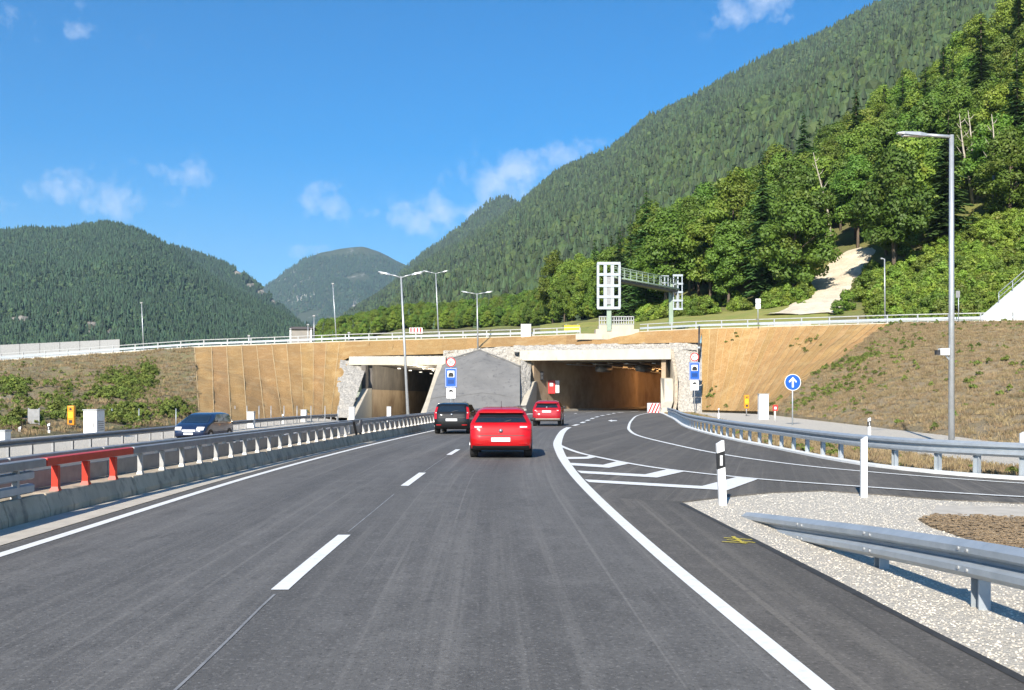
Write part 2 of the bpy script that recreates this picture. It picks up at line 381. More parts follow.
mb = MB(); mb.add([(-9000, -3000, -1.1), (9000, -3000, -1.1), (9000, 9500, -1.1), (-9000, 9500, -1.1)], [(0, 1, 2, 3)])
struct(mb, 'ground', MT['ground_soil'])

# hillside and plateau carrying the upper road
us = list(range(-600, 300, 50))+list(range(300, 1240, 10))+list(range(1240, 1901, 60))
rows = []
for k in range(60):
    r = []
    for u in us:
        c = crest(u).y; d1 = tab(D1, u)
        if k < 4: D = c+[0, .9, 9.2, 11][k]
        else: D = c+11+(d1+70-c-11)*((k-3)/56)**1.25
        r.append(((u-512)*D/F, D, hz(u, D)))
    rows.append(r)
mb = MB(); mb.grid(rows[3:]); struct(mb, 'hillside', MT['hillside'], True)
mb = MB(); mb.grid(rows[:4]); struct(mb, 'upper_road_shelf', MT['gravel'], True)
mb = MB(); rr = []
for u in us:
    c = crest(u); rr.append([((u-512)*D/F, D, c.z+.03) for D in (c.y+1.6, c.y+8.4)])
mb.grid(rr); o = struct(mb, 'upper_road', MT['asphalt_main'])
uvl = o.data.uv_layers.new(name='road')
for lp in o.data.loops: v = o.data.vertices[lp.vertex_index].co; uvl.data[lp.index].uv = (v.y, v.x)

# meadow strip beside the upper road
mb = MB(); rr = []
for u in range(540, 836, 8):
    c = crest(u).y+11.5; d0 = tab(D0, u)-4
    rr.append([((u-512)*D/F, D, hz(u, D)+.12+.1*vnoise(u, D, 9)) for D in np.linspace(c, d0, 14)])
mb.grid(rr); struct(mb, 'meadow', MT['meadow'], True)
# pale gravel chute bulldozed down the slope
le = [(762, 317), (780, 313), (795, 301), (813, 281), (831, 263), (846, 253), (860, 249.5)]
re = [(838, 315), (840, 308), (848, 293), (856, 281), (866, 267), (873, 256), (876, 252)]
mb = MB(); rr = []
n = 26
for k in range(n+1):
    t = k/n*(len(le)-1); i = min(int(t), len(le)-2); t -= i
    a = (le[i][0]*(1-t)+le[i+1][0]*t, le[i][1]*(1-t)+le[i+1][1]*t); b = (re[i][0]*(1-t)+re[i+1][0]*t, re[i][1]*(1-t)+re[i+1][1]*t)
    r = []
    for q in np.linspace(0, 1, 9):
        p = hit(a[0]*(1-q)+b[0]*q, a[1]*(1-q)+b[1]*q); p.z += .35+.25*vnoise(p.x, p.y, 1.7, 5)-(.25 if q in (0, 1) else 0); r.append(p)
    rr.append(r)
mb.grid(rr); struct(mb, 'gravel_chute', MT['scree'], True)
# worn track at the foot of the chute
mb = MB(); rr = []
for u in range(735, 812, 4):
    c = crest(u).y
    rr.append([((u-512)*D/F, D, hz(u, D)+.2) for D in (c+10.2, c+12, c+14+(u-735)*.06)])
mb.grid(rr); struct(mb, 'gravel_track', MT['scree'], True)

def ruled(A, B, n, m, amp=0., bs=3., prof=1.0):
    """surface ruled between two polylines with even columns; returns rows along it"""
    def at(P, t):
        t *= len(P)-1; i = min(int(t), len(P)-2); t -= i; return Vector(P[i])*(1-t)+Vector(P[i+1])*t
    rows = []
    for j in range(m+1):
        q = j/m; r = []
        for i in range(n+1):
            a = at(A, i/n); b = at(B, i/n); p = a.lerp(b, q); p.z = a.z+(b.z-a.z)*q**prof
            e = min(1, 6*min(q, 1-q)); p.z += amp*e*(vnoise(p.x, p.y, bs, 8)+.5*vnoise(p.x, p.y, bs*.4, 9)); r.append(p)
        rows.append(r)
    return rows
# left cutting bank
LB_T = [(-34, -10, -.4), (-27, 25, -.4), (-25.5, 48, -.4), (-25, 66, -.4), (-25, 80, -.4)]
LB_C = [crest(u) for u in (-560, -160, 0, 100, 194)]
mb = MB(); q_ = ruled(LB_T, LB_C, 60, 40, .5, 5); mb.grid([[p+Vector((.1, 0, -1)) for p in q_[0]]]+q_); struct(mb, 'left_bank', MT['bank_left'], True)
# right cutting slope
RB_T = [(34, -12, .0), (18, 20, .0), (17, 33, .0), (18.5, 43, .0), (19.5, 52, .05), (21, 66, .15), (22, 76, .2), (23.5, 90, .4)]
RB_C = [crest(u) for u in (1800, 1400, 1240, 1120, 1030, 970, 930, 893)]
RROWS = ruled(RB_T, RB_C, 80, 50, .35, 4, .9)
mb = MB(); mb.grid([[p+Vector((.1, .1, -1)) for p in RROWS[0]]]+RROWS); struct(mb, 'right_slope', MT['bank_right'], True)

def matting(name, label, A, B, n, m=26, inset=.12):
    """erosion matting laid in strips down a slope: every strip is a mat of its own with a lapped, raised seam"""
    g = MB(); d_ = Vector((0, .3, -.4)); q_ = ruled(A, B, 44, 20); g.grid([[p+Vector((0, .3, -1.4)) for p in q_[0]]]+[[p+d_ for p in r] for r in q_]); struct(g, 'bank_soil', MT['bank_right'])
    base = Vector(A[0]); t = thing(name, label, 'matting', base, group=None)
    def at(P, q):
        q *= len(P)-1; i = min(int(q), len(P)-2); q -= i; return Vector(P[i])*(1-q)+Vector(P[i+1])*q
    for k in range(n):
        rows = []; seam = []
        for j in range(m+1):
            q = j/m; r = []
            for s in np.linspace(0, 1, 7):
                a = at(A, (k+s)/n); b = at(B, (k+s)/n); p = a.lerp(b, q)
                e = min(1, 8*min(q, 1-q))
                p.z += e*(.22*vnoise(p.x*1.2, p.y, 2.2, 1)+.12*vnoise(p.x, p.y, .8, 50)) + (.03 if s == 0 else 0)
                r.append(p)
            rows.append(r)
            w = (.045+.02*random.random()); q0 = rows[-1][0].copy(); a = at(A, min(1, (k+w)/n)); b = at(B, min(1, (k+w)/n)); q1 = a.lerp(b, q)
            q0.z += .035; q1.z = q0.z+.01; seam.append([q0, q1])
        g = MB(); g.grid(rows); o = part(g, 'mat_strip', MT['matting'], t, True)
        g = MB(); g.grid(seam); part(g, 'lapped_seam', MT['matting_seam'], o, True)
    return t
LM_T = [(-25, 80, -.4), (-24, 88, -.4), (-22.0, 97, -.4), (-18.7, 106.5, -.4)]
LM_C = [crest(u) for u in (194, 250, 300, 352)]
TOEL = spl(LM_T, .25)
def toe_x(P, x): return min(P, key=lambda p: abs(512+p.x*F/p.y-x))
LM_T = [tuple(toe_x(TOEL, x)) for x in (199, 214, 230, 246, 264, 281, 293, 304, 313, 322, 330, 336)]
LM_C = [crest(u) for u in (194, 211, 226, 241, 256, 271, 286, 300, 313, 326, 339, 352)]
matting('erosion_matting', 'tan fibre matting laid in strips on the steep bank left of the portals', LM_T, LM_C, 11)
RM_T = [(23.5, 90, .4), (23.4, 95, .35), (22.6, 101, .3), (20.4, 107.5, .3)]
RM_C = [crest(u) for u in (893, 830, 770, 702)]
matting('erosion_matting', 'tan fibre matting fanning out over the slope right of the portals', RM_T, RM_C, 24)

# ================================================================ roads
EDGE_R = spl([(2.15, -8), (1.99, 0), (1.80, 5.8), (1.58, 10.9), (1.42, 17), (1.37, 23.3), (1.48, 31), (1.80, 39), (2.85, 53), (4.5, 65), (7.2, 85), (9.9, 100), (12.9, 113), (24, 138)], 1)
EDGE_L = spl([(-5.4, -8), (-5.45, 0), (-5.5, 10.7), (-5.56, 22), (-5.1, 34), (-4.3, 46), (-3.6, 55), (-2.55, 65), (-.1, 85), (2.3, 100), (4.9, 113), (15.5, 138)], 1)
MID = spl([(-1.85, -8), (-1.9, 0), (-1.95, 5.8), (-2.05, 9), (-2.06, 15), (-2.04, 20), (-1.85, 29.3), (-1.4, 40), (-.45, 53), (.95, 65), (3.55, 85), (6.1, 100), (8.9, 113), (19.7, 138)], 1)
def ribbon(name, left, right, z, m, nl=10, skirt=.08, kind='structure'):
    n = min(len(left), len(right)); g = MB(); rows = []
    for i in range(n):
        a, b = left[i], right[i]
        rows.append([Vector((a.x, a.y, z-skirt))]+[Vector((a.x+(b.x-a.x)*q, a.y+(b.y-a.y)*q, z)) for q in np.linspace(0, 1, nl)]+[Vector((b.x, b.y, z-skirt))])
    g.grid(rows); o = struct(g, name, MT[m])
    uvl = o.data.uv_layers.new(name='road'); S = [0]
    for i in range(1, n): S.append(S[-1]+((left[i]+right[i])/2-(left[i-1]+right[i-1])/2).length)
    k = nl+2
    for lp in o.data.loops:
        vi = lp.vertex_index; i = vi//k; v = o.data.vertices[vi].co; cx = (left[i]+right[i])/2
        uvl.data[lp.index].uv = ((v.x-cx.x), S[i])
    return o
ys = np.arange(-8, 138, 1.5)
at = lambda P, dx=0: [Vector((xat(P, y)+dx, y, 0)) for y in ys]
ribbon('road', at(EDGE_L, -.32), at(EDGE_R, .08), 0, 'asphalt_main')
def polysheet(name, pts, z, m, skirt=.08, rot=0.):
    g = MB(); g.poly(pts, z-skirt, z); o = struct(g, name, MT[m])
    uvl = o.data.uv_layers.new(name='road'); c, s = math.cos(rot), math.sin(rot)
    for lp in o.data.loops: v = o.data.vertices[lp.vertex_index].co; uvl.data[lp.index].uv = (v.x*c-v.y*s, v.x*s+v.y*c)
    return o
SH = [(3.45, -8), (3.3, 0), (3.12, 6.1), (2.95, 11), (2.75, 16.3)]
sh = [(xat(EDGE_R, y), y) for y in np.arange(-8, 17, 2)]
polysheet('road_shoulder', sh+[(1.2, 17.2)]+SH[::-1], -.003, 'asphalt_new')
NEARR = [(2.75, 16.3), (3.6, 17.1), (4.6, 17.9), (5.7, 18.3), (6.6, 17.4), (7.2, 16.7), (8.3, 16.1), (14, 13), (22, 10), (40, 4)]
RAMP_R = spl([(40, 8.5), (24, 14.2), (16, 17.3), (12.4, 19.2), (10.2, 21), (9.1, 23.6), (8.72, 27), (8.75, 34), (8.9, 42), (9.9, 56.7), (12.5, 77), (14.6, 95), (17.1, 113), (24.5, 140)], 1)
pl = [(1.0, 16.2)]+NEARR+[(p.x, p.y) for p in RAMP_R]+[(18, 140)]+[(xat(EDGE_R, y)-.4, y) for y in np.arange(135, 19, -4)]
polysheet('slip_road', pl, -.006, 'asphalt_new', rot=.25)

# left carriageway, lower than ours, and the sloping strip between
LC = [Vector((tab([(-8, -10.6), (45, -10.8), (100, -10.2), (118, -9.7), (150, -9.0)], y), y, 0)) for y in ys]
LC2 = [Vector((tab([(-8, -20), (60, -20), (100, -18.4), (118, -16.4), (150, -15.4)], y), y, 0)) for y in ys]
ribbon('opposite_road', LC2, LC, -.8, 'asphalt_main')
BAR = spl([(-6.5, -8), (-6.5, 0), (-6.56, 12.8), (-6.55, 16), (-6.2, 24.5), (-5.6, 36), (-4.8, 46), (-4.05, 56), (-3.1, 65), (-2.1, 75), (-.75, 85), (.5, 95), (1.6, 104)], 1)
yy = np.arange(-8, 105, 1.5)
g = MB(); g.grid([[(xat(EDGE_L, y)-.3, y, -.012), (xat(BAR, y)-.75, y, -.012), (tab([(-8, -10.5), (100, -10.1), (118, -9.6)], y), y, -.79)] for y in yy])
struct(g, 'median_strip', MT['gravel'])
g = MB(); g.grid([[(xat(EDGE_L, y)-.34, y, .004), (xat(BAR, y)+.05, y, .012)] for y in yy]); struct(g, 'gutter_strip', MT['concrete_strip'])
g = MB(); g.grid([[(tab([(-8, -19.9), (60, -19.9), (100, -18.3), (112, -16.9)], y), y, -.82), (tab([(-8, -28.5), (48, -25.6), (80, -25.1), (97, -22.4), (110, -19)], y), y, -.4)] for y in yy])
struct(g, 'left_verge', MT['gravel'])
# right side: gravel island, paved strip, bark patch, verge
isl = [(3.45-.25, -8), (3.05, 0), (2.9, 6), (2.7, 11), (2.5, 16.2)]+[(x, y+.25) for x, y in NEARR[1:]]+[(40, -8)]
polysheet('gravel_island', isl, -.028, 'gravel')
polysheet('paved_strip', [(p.x, p.y) for p in (gp(930, 514), gp(936, 504.5), gp(1024, 505.5), gp(1100, 508), gp(1100, 519), gp(1024, 516.5))], -.014, 'concrete_strip', .02)
polysheet('bark_patch', [(p.x, p.y) for p in (gp(918, 518), gp(935, 514.5), gp(985, 515.5), gp(1024, 517), gp(1110, 519), gp(1130, 556), gp(1024, 549), gp(985, 543), gp(958, 534), gp(930, 525))], -.012, 'mulch', .03)
VR = [p for p in RAMP_R if p.y < 112]
g = MB(); g.grid([[a+Vector((0, 0, -.02)), b+Vector((0, 0, -.05))] for a, b in zip(side(VR, .1), side(VR, 3.3))]); struct(g, 'right_verge', MT['mulch'])
TOE = spl([(60, 1), (34, 9), (20, 20), (17, 33), (18.5, 43), (19.5, 52), (21, 66), (22, 76), (23.5, 90), (22, 101), (20, 109)], 1)
g = MB()
vo = side(VR, 2.9); n = 60
def samp(P, t):
    t *= len(P)-1; i = min(int(t), len(P)-2); t -= i; return P[i]*(1-t)+P[i+1]*t
g.grid([[samp(vo, k/n)+Vector((0, 0, -.035)), samp(vo, k/n).lerp(samp(TOE, k/n), .5)+Vector((0, 0, -.0+.04*vnoise(k, 0, 2))), samp(TOE, k/n)+Vector((.6, .3, .06))] for k in range(n+1)])
struct(g, 'gravel_path', MT['gravel'])
g = MB(); g.sweep([p for p in VR], [(-.11, -.05), (-.11, .05), (.12, .06), (.12, -.05)]); struct(g, 'kerb', MT['paint_white'])

# ---- painted lines (one strip of paint each)
def line(name, path, wd, z=.006, m='paint_white', n0=None):
    g = MB(); wf = wd if callable(wd) else (lambda y: wd)
    a = side(path, -.5, z); b = side(path, .5, z); g.grid([[p.lerp(q, .5-wf(c.y)/2), p.lerp(q, .5+wf(c.y)/2)] for p, q, c in zip(a, b, path)])
    return struct(g, name, MT[m])
def seg(P, y0, y1, st=.5):
    return [Vector((xat(P, y), y, 0)) for y in np.arange(y0, y1+1e-6, (y1-y0)/max(1, round((y1-y0)/st)))]
line('edge_line', seg(EDGE_L, -8, 134), .15); line('edge_line', seg(EDGE_R, -8, 56), lambda y: float(np.interp(y, [6, 14, 24, 38, 56], [.135, .16, .22, .32, .30])))
y = 59
while y < 130: line('lane_dash', seg(EDGE_R, y, y+3.2), .28); y += 6.2
for a, b in ((-1.5, 2.1), (8.8, 12.3), (19.1, 22.4), (29.3, 32.4), (39.5, 42.8), (49.7, 53), (60, 63.3), (70.2, 73.5), (80.4, 83.7), (90.6, 93.9), (100.8, 104), (111, 114.3)):
    line('lane_dash', seg(MID, a, b), .155)
line('dark_edge_strip', [Vector((tab([(b, a) for a, b in SH], y)-.045, y, 0)) for y in np.arange(-8, 16.4, .6)], lambda y: .07+.03*vnoise(y, 0, 1.3, 4), .0015, 'dark_asphalt')  # thin darker strip along the asphalt edge next to the gravel
line('joint_line', seg(MID, -8, 8.6), .022, .004, 'paint_worn'); line('joint_line', seg(MID, 12.6, 17.5), .018, .004, 'paint_worn'); line('joint_line', seg(MID, 22.6, 29), .018, .004, 'paint_worn')
for P_o, dx in ((LC, -.35), (LC2, .35)): line('edge_line', [p+Vector((dx, 0, 0)) for p in P_o if p.y < 119], .15, -.792)
for y in np.arange(-6, 112, 12.):
    line('lane_dash', [Vector(((xat(LC, q)+xat(LC2, q))/2, q, 0)) for q in np.linspace(y, y+4, 6)], .15, -.792)
RL = spl([(24, 12.6), (14, 16.8), (10.4, 19.3), (8.0, 22.9), (6.9, 26), (6.2, 30), (5.8, 35.4), (5.55, 43.6), (6.0, 51), (6.9, 59), (8.6, 72), (11.4, 91), (14.7, 107), (17.6, 118)], .7)
line('slip_edge_line', RL, .15)
LL = spl([(1.62, 36), (1.80, 33), (2.05, 30.3), (2.4, 28.3), (3.03, 25.4), (3.75, 23.2), (5.06, 20.75), (6.6, 18.95), (7.76, 17.75), (9.3, 16.6), (14, 14.0), (22, 11)], .5)
line('slip_edge_line', LL, .16, .0095)
def poly_px(name, P, z=.007):
    g = MB(); v = [gp(x, y, 0) for x, y in P]; g.add([(p.x, p.y, z) for p in v], [tuple(range(len(v)))]); return struct(g, name, MT['paint_white'])
poly_px('hatch_bar', [(565, 457.2), (586, 457), (590, 455.6), (598, 456.9), (588, 459), (567, 459.3)])
poly_px('hatch_bar', [(570, 463), (603, 465), (616, 461.7), (632, 463.3), (609, 468), (572.5, 465.6)])
poly_px('hatch_bar', [(577, 470.8), (645, 474.6), (668, 469.3), (686, 471.3), (657, 477.8), (581, 473.4)])
poly_px('hatch_bar', [(584.5, 479.6), (702, 486.3), (737, 477.1), (758, 479.3), (727, 490.6), (589, 482.4)])
poly_px('road_arrow', [(608, 420.6), (612, 419.8), (612, 420.3), (617, 420.4), (617, 421), (612, 421.2), (612, 421.8)])
g = MB()
for a, b in (((724, 538), (752, 540)), ((727, 540), (755, 543)), ((722, 542), (748, 543.5)), ((733, 537), (744, 544))):
    p, q = gp(*a), gp(*b); d = (q-p).normalized(); nrm = Vector((-d.y, d.x, 0))*.028
    g.add([(v.x, v.y, .005+.001*len(g.f)) for v in (p-nrm, q-nrm*.6, q+nrm, p+nrm*.8)], [(0, 1, 2, 3)])
struct(g, 'survey_mark', MT['paint_yellow'])
# ================================================================ tunnel portals
def quad(g, a, b, c, d, n=1, m=1): g.grid([[Vector(a).lerp(Vector(b), i/n).lerp(Vector(d).lerp(Vector(c), i/n), j/m) for i in range(n+1)] for j in range(m+1)])
def slab(g, path2, z0, z1, th):
    """wall standing on a path with thickness to the right"""
    g.sweep([Vector((p[0], p[1], 0)) for p in path2], [(0, z0), (0, z1), (th, z1), (th, z0)])
# right tube -------------------------------------------------------
rp = thing('tunnel_portal', 'wide pale concrete tunnel portal the road curves into, right of the grey wedge', 'tunnel', (10, 116, 0))
WL = spl([(2.6, 117.5), (6.2, 123.6), (11.8, 133), (18.0, 147), (23, 167), (36, 187), (54, 206)], 2)
WR = spl([(16.95, 113.5), (20.2, 122), (26, 134), (33, 147), (43, 161), (57, 175)], 2)
g = MB(); g.sweep(WL, [(0, -.1), (0, 3.6), (-.5, 3.6), (-.5, -.1)]); part(g, 'wall', MT['tunnel_wall'], rp)
g = MB(); g.sweep(WL, [(-.03, 3.6), (-.03, 6.0), (-.5, 6.0), (-.5, 3.6)]); part(g, 'upper_wall', MT['tunnel_wall'], rp)
g = MB(); g.sweep(WR, [(0, -.1), (0, 6.0), (.5, 6.0), (.5, -.1)]); part(g, 'wall', MT['tunnel_wall'], rp)
g = MB(); n = 30
g.grid([[samp(WL, k/n)+Vector((-.6, 0, 6.0)), samp(WR, k/n)+Vector((.6, 0, 6.0))] for k in range(n+1)]); part(g, 'ceiling', MT['tunnel_wall_upper'], rp)
g = MB(); g.sweep(WL[1:], [(0, -.05), (0, .22), (.9, .22), (.9, -.05)]); part(g, 'walkway', MT['concrete_strip'], rp)
g = MB(); g.grid([[samp(WL, k/n)+Vector((0, 0, -.015)), samp(WR, k/n)+Vector((0, 0, -.015))] for k in range(n+1)])
o = part(g, 'roadway', MT['asphalt_new'], rp); o.data.uv_layers.new(name='road')
# end of what can be seen: bulkhead round the bend
g = MB(); g.box(45, 62, 205.5, 206, 0, 6); part(g, 'bulkhead', MT['tunnel_wall'], rp)
# lintel beam, slightly skewed to the view
def beam(g, a, b, z0, z1, y0, y1, lean=.0):
    v = []
    for (x, y), z0_, z1_ in ((a, z0, z1), (b, z0, z1)):
        v += [(x, y+y0, z0_), (x, y+y0+lean, z1_), (x, y+y1, z1_), (x, y+y1, z0_)]
    g.add(v, [(0, 1, 2, 3), (7, 6, 5, 4), (0, 4, 5, 1), (1, 5, 6, 2), (2, 6, 7, 3), (3, 7, 4, 0)])
g = MB(); beam(g, (.9, 117.6), (17.95, 113.2), 5.95, 7.15, -.6, 1.2, .35); part(g, 'lintel', MT['concrete_pale'], rp, bevel=.05)
# side wings: recess above, sloping pale cheek below
g = MB()
def prism(g, base, th):
    """upright plate: outline of (x,y,z) points given thickness vector"""
    n = len(base); b2 = [Vector(p)+Vector(th) for p in base]
    g.add([Vector(p) for p in base]+b2, [tuple(range(n)), tuple(range(2*n-1, n-1, -1))]+[(i, (i+1) % n, n+(i+1) % n, n+i) for i in range(n)])
prism(g, [(2.9, 118.2, 0), (2.95, 118, 3.6), (2.6, 116, 3.45), (1.35, 106.2, .35), (1.35, 106, -.1)], (-.62, .1, 0)); part(g, 'wing_wall', MT['concrete_pale'], rp, bevel=.04)
g = MB(); prism(g, [(16.95, 114, -.1), (16.95, 114, 3.9), (16.9, 110.8, 3.75), (16.6, 109.0, 1.2), (16.1, 107.2, .55), (15.9, 106.8, -.1)], (1.0, .15, 0)); part(g, 'wing_wall', MT['concrete_pale'], rp, bevel=.04)
g = MB(); prism(g, [(17.97, 113.8, -.1), (17.97, 113.3, 7.1), (17.9, 109.9, 3.9), (17.65, 108.6, 1.2), (17.1, 107, -.1)], (.35, .1, 0)); part(g, 'wing_wall', MT['concrete'], rp)
# lamps, jet fans and cable trays under the ceiling
for s, fr in ((.22, 1), (.5, 1), (.78, 1)):
    for k in range(0, 12):
        t = .05+k*.075; p = samp(WL, t).lerp(samp(WR, t), s); d = (samp(WL, min(1, t+.02))-samp(WL, t)).normalized()
        m = Matrix.Translation((p.x, p.y, 5.72)) @ Matrix.Rotation(math.atan2(-d.x, d.y), 4, 'Z')
        g = MB(); g.box(-.14, .14, -.55, .55, -.05, .06, m); part(g, 'tunnel_lamp', MT['tunnel_lamp' if k > 1 else 'tunnel_lamp_off'], rp)
for s in (.12, .36, .64, .88):
    P = [samp(WL, k/20).lerp(samp(WR, k/20), s)+Vector((0, 0, 5.6)) for k in range(1, 20)]
    g = MB(); g.sweep(P, [(-.25, 0), (-.25, .12), (.25, .12), (.25, 0)]); part(g, 'cable_tray', MT['galvanised'], rp)
for s, t in ((.3, .10), (.7, .10)):
    p = samp(WL, t).lerp(samp(WR, t), s); d = (samp(WL, t+.03)-samp(WL, t)).normalized()
    g = MB(); g.cyl(p+Vector((0, 0, 5.2))-d*1.6, p+Vector((0, 0, 5.2))+d*1.6, .42, n=14); part(g, 'jet_fan', MT['galvanised_dull'], rp, True)
# warm light of the tunnel's own lamps further in
for k, t in enumerate((.40, .55, .70, .85)):
    p = samp(WL, t).lerp(samp(WR, t), .5); ld = bpy.data.lights.new('tunnel_point_light', 'POINT'); ld.energy = 480; ld.color = (1, .5, .19); ld.shadow_soft_size = .5
    lo = bpy.data.objects.new('tunnel_point_light', ld); col.objects.link(lo); lo.location = (p.x, p.y, 5.3); lo.parent = rp; lo.location = lo.location-rp.location
# red fire cabinet and dark signal on the left inner wall
t = thing('fire_cabinet', 'red fire extinguisher cabinet on the left inner wall of the right tunnel mouth', 'cabinet', (4.75, 121.0, 2.1))
g = MB(); g.box(-.45, .45, -.5, 0, 0, 1.6); part(g, 'case', MT['sign_red'], t, world=False, bevel=.03)
g = MB(); g.box(-.2, .2, -.53, -.505, .9, 1.3); part(g, 'door_sign', MT['sign_white'], t, world=False)
g = MB(); g.box(.5, .95, -.3, .1, .1, 1.6); part(g, 'side_panel', MT['white_plastic'], t, world=False)
t = thing('traffic_signal', 'small black lane signal high on the left wall just inside the right tunnel', 'signal', (3.55, 118.9, 3.7))
g = MB(); g.box(-.2, .2, -.2, .1, 0, 1.0); part(g, 'housing', MT['black_plastic'], t, world=False, bevel=.03)
for z in (.25, .72):
    g = MB(); g.cyl((0, -.21, z), (0, -.30, z), .13, n=12); part(g, 'lens_hood', MT['dark_steel'], t, world=False)
# red and white chevron block at the right jamb
t = thing('chevron_barrier', 'red and white striped barrier block at the foot of the right tunnel jamb', 'barrier', (15.2, 107.0, 0))
g = MB(); g.box(-.68, .68, 0, .5, 0, 1.05); b = part(g, 'block', MT['sign_white'], t, world=False, bevel=.03)
for k in range(4):
    x = -.68+k*.36; g = MB(); v = [(x, .02), (x+.17, .02), (min(.68, x+.62), 1.03), (min(.68, x+.45), 1.03)]
    g.add([(a, -.012, c) for a, c in v]+[(a, -.002, c) for a, c in v], [(0, 1, 2, 3), (7, 6, 5, 4)]+[(i, (i+1) % 4, 4+(i+1) % 4, 4+i) for i in range(4)]); part(g, 'red_stripe', MT['sign_red'], t, world=False)

# left tube --------------------------------------------------------
lp = thing('tunnel_portal', 'narrower pale concrete tunnel portal with slanting side walls on the left', 'tunnel', (-13, 119, -.8))
VL = spl([(-16.7, 119.5), (-15.9, 135), (-14.4, 155), (-11, 180), (-5, 210)], 3)
VR2 = spl([(-8.9, 119.5), (-8.2, 135), (-6.6, 155), (-3, 180), (3, 210)], 3)
g = MB(); g.sweep(VL, [(0, -.9), (0, 2.6), (-.5, 2.6), (-.5, -.9)]); part(g, 'wall', MT['tunnel_wall'], lp)
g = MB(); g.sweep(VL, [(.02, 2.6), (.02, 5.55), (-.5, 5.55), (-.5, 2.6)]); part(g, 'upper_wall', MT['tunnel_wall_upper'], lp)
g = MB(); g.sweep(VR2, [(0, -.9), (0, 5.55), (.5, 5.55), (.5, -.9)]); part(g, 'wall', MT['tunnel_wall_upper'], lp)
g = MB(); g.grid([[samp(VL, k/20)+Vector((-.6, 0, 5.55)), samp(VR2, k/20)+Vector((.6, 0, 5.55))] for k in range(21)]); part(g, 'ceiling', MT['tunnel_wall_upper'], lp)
g = MB(); g.box(-9, 7, 209, 209.5, -.8, 5.6); part(g, 'bulkhead', MT['tunnel_wall_upper'], lp)
g = MB(); g.grid([[samp(VL, k/20)+Vector((0, 0, -.79)), samp(VR2, k/20)+Vector((0, 0, -.79))] for k in range(21)]); o = part(g, 'roadway', MT['asphalt_new'], lp); o.data.uv_layers.new(name='road')
for s in (.3, .7):
    for k in range(6):
        p = samp(VL, .06+k*.1).lerp(samp(VR2, .06+k*.1), s); g = MB(); g.box(p.x-.15, p.x+.15, p.y-.6, p.y+.6, 5.2, 5.32); part(g, 'tunnel_lamp', MT['tunnel_lamp_white'], lp)
for t_ in (.02, .10, .2):  # point lights added near the mouth to brighten the left inner wall
    p = samp(VL, t_).lerp(samp(VR2, t_), .6); ld = bpy.data.lights.new('tunnel_point_light', 'POINT'); ld.energy = 420; ld.color = (1, .9, .72); ld.shadow_soft_size = .5
    lo = bpy.data.objects.new('tunnel_point_light', ld); col.objects.link(lo); lo.parent = lp; lo.location = Vector((p.x, p.y, 4.9))-lp.location
g = MB(); beam(g, (-19.4, 119.6), (-7.9, 119.6), 5.5, 6.5, -.7, 1.2, .3); part(g, 'lintel', MT['concrete_pale'], lp, bevel=.05)
g = MB(); prism(g, [(-16.75, 120, -.9), (-16.75, 119.6, 2.75), (-16.75, 116.6, 2.65), (-16.65, 105.6, -.5), (-16.65, 105.5, -.9)], (-.75, 0, 0)); part(g, 'wing_wall', MT['concrete_pale'], lp, bevel=.04)
g = MB(); prism(g, [(-16.78, 122, 2.6), (-16.78, 122, 5.5), (-17.3, 118.2, 5.5), (-17.3, 118.2, 2.6)], (-.5, 0, 0)); part(g, 'recess_wall', MT['tunnel_wall_upper'], lp)
g = MB(); prism(g, [(-8.9, 120, -.9), (-8.9, 119.7, 5.5), (-8.9, 118.7, 5.5), (-9.35, 109.6, 1.55), (-9.35, 108.9, 1.45), (-9.7, 103.8, -.5), (-9.7, 103.5, -.9)], (.62, .12, 0)); part(g, 'wing_wall', MT['concrete_pale'], lp, bevel=.04)

# grey sheeted wedge between the tubes ------------------------------
wd = thing('shotcrete_wedge', 'grey sheeted wedge of shotcrete with a peaked top between the two tunnel mouths', 'wall', (-4, 108, -.4))
bot = [(-9.05, 103.9, -.5), (-6, 104.6, -.4), (-3, 105.3, -.3), (-.2, 106, -.2), (.85, 106.6, -.1)]
top = [(-8.25, 119.3, 5.6), (-6.9, 119.3, 6.35), (-3.85, 119.2, 7.25), (-.8, 117.3, 6.0), (.9, 115.2, 5.2)]
def bil(b, t, q0, q1, n=14, m=10, bulge=.0, off=(0, 0, 0)):
    r = []
    for j in range(m+1):
        q = q0+(q1-q0)*j/m; row = []
        for i in range(n+1):
            p = samp([Vector(v) for v in b], i/n).lerp(samp([Vector(v) for v in t], i/n), q)
            p += Vector(off)+Vector((0, -bulge*math.sin(math.pi*q)*.7, bulge*math.sin(math.pi*q)+.16*vnoise(p.x, p.z*1.2, 1.9, 3)+.05*vnoise(p.x, p.z*1.7, .8, 3)))
            row.append(p)
        r.append(row)
    return r
g = MB(); g.grid(bil(bot, top, 0, .30, bulge=.25, off=(0, -.12, 0))); part(g, 'lower_sheet', MT['shotcrete'], wd, True)
g = MB(); g.grid(bil(bot, top, .28, 1, m=20, bulge=.35)); part(g, 'upper_sheet', MT['shotcrete'], wd, True)
g = MB(); quad(g, (.85, 106.6, -.1), (1.25, 116.5, -.1), (1.3, 119.3, 6.3), (.9, 115.2, 5.2), 6, 6); part(g, 'side_sheet', MT['shotcrete'], wd, True)
g = MB(); g.tube([Vector(p)+Vector((0, -.05, .06)) for p in top], .09); part(g, 'top_edge', MT['shotcrete'], wd)
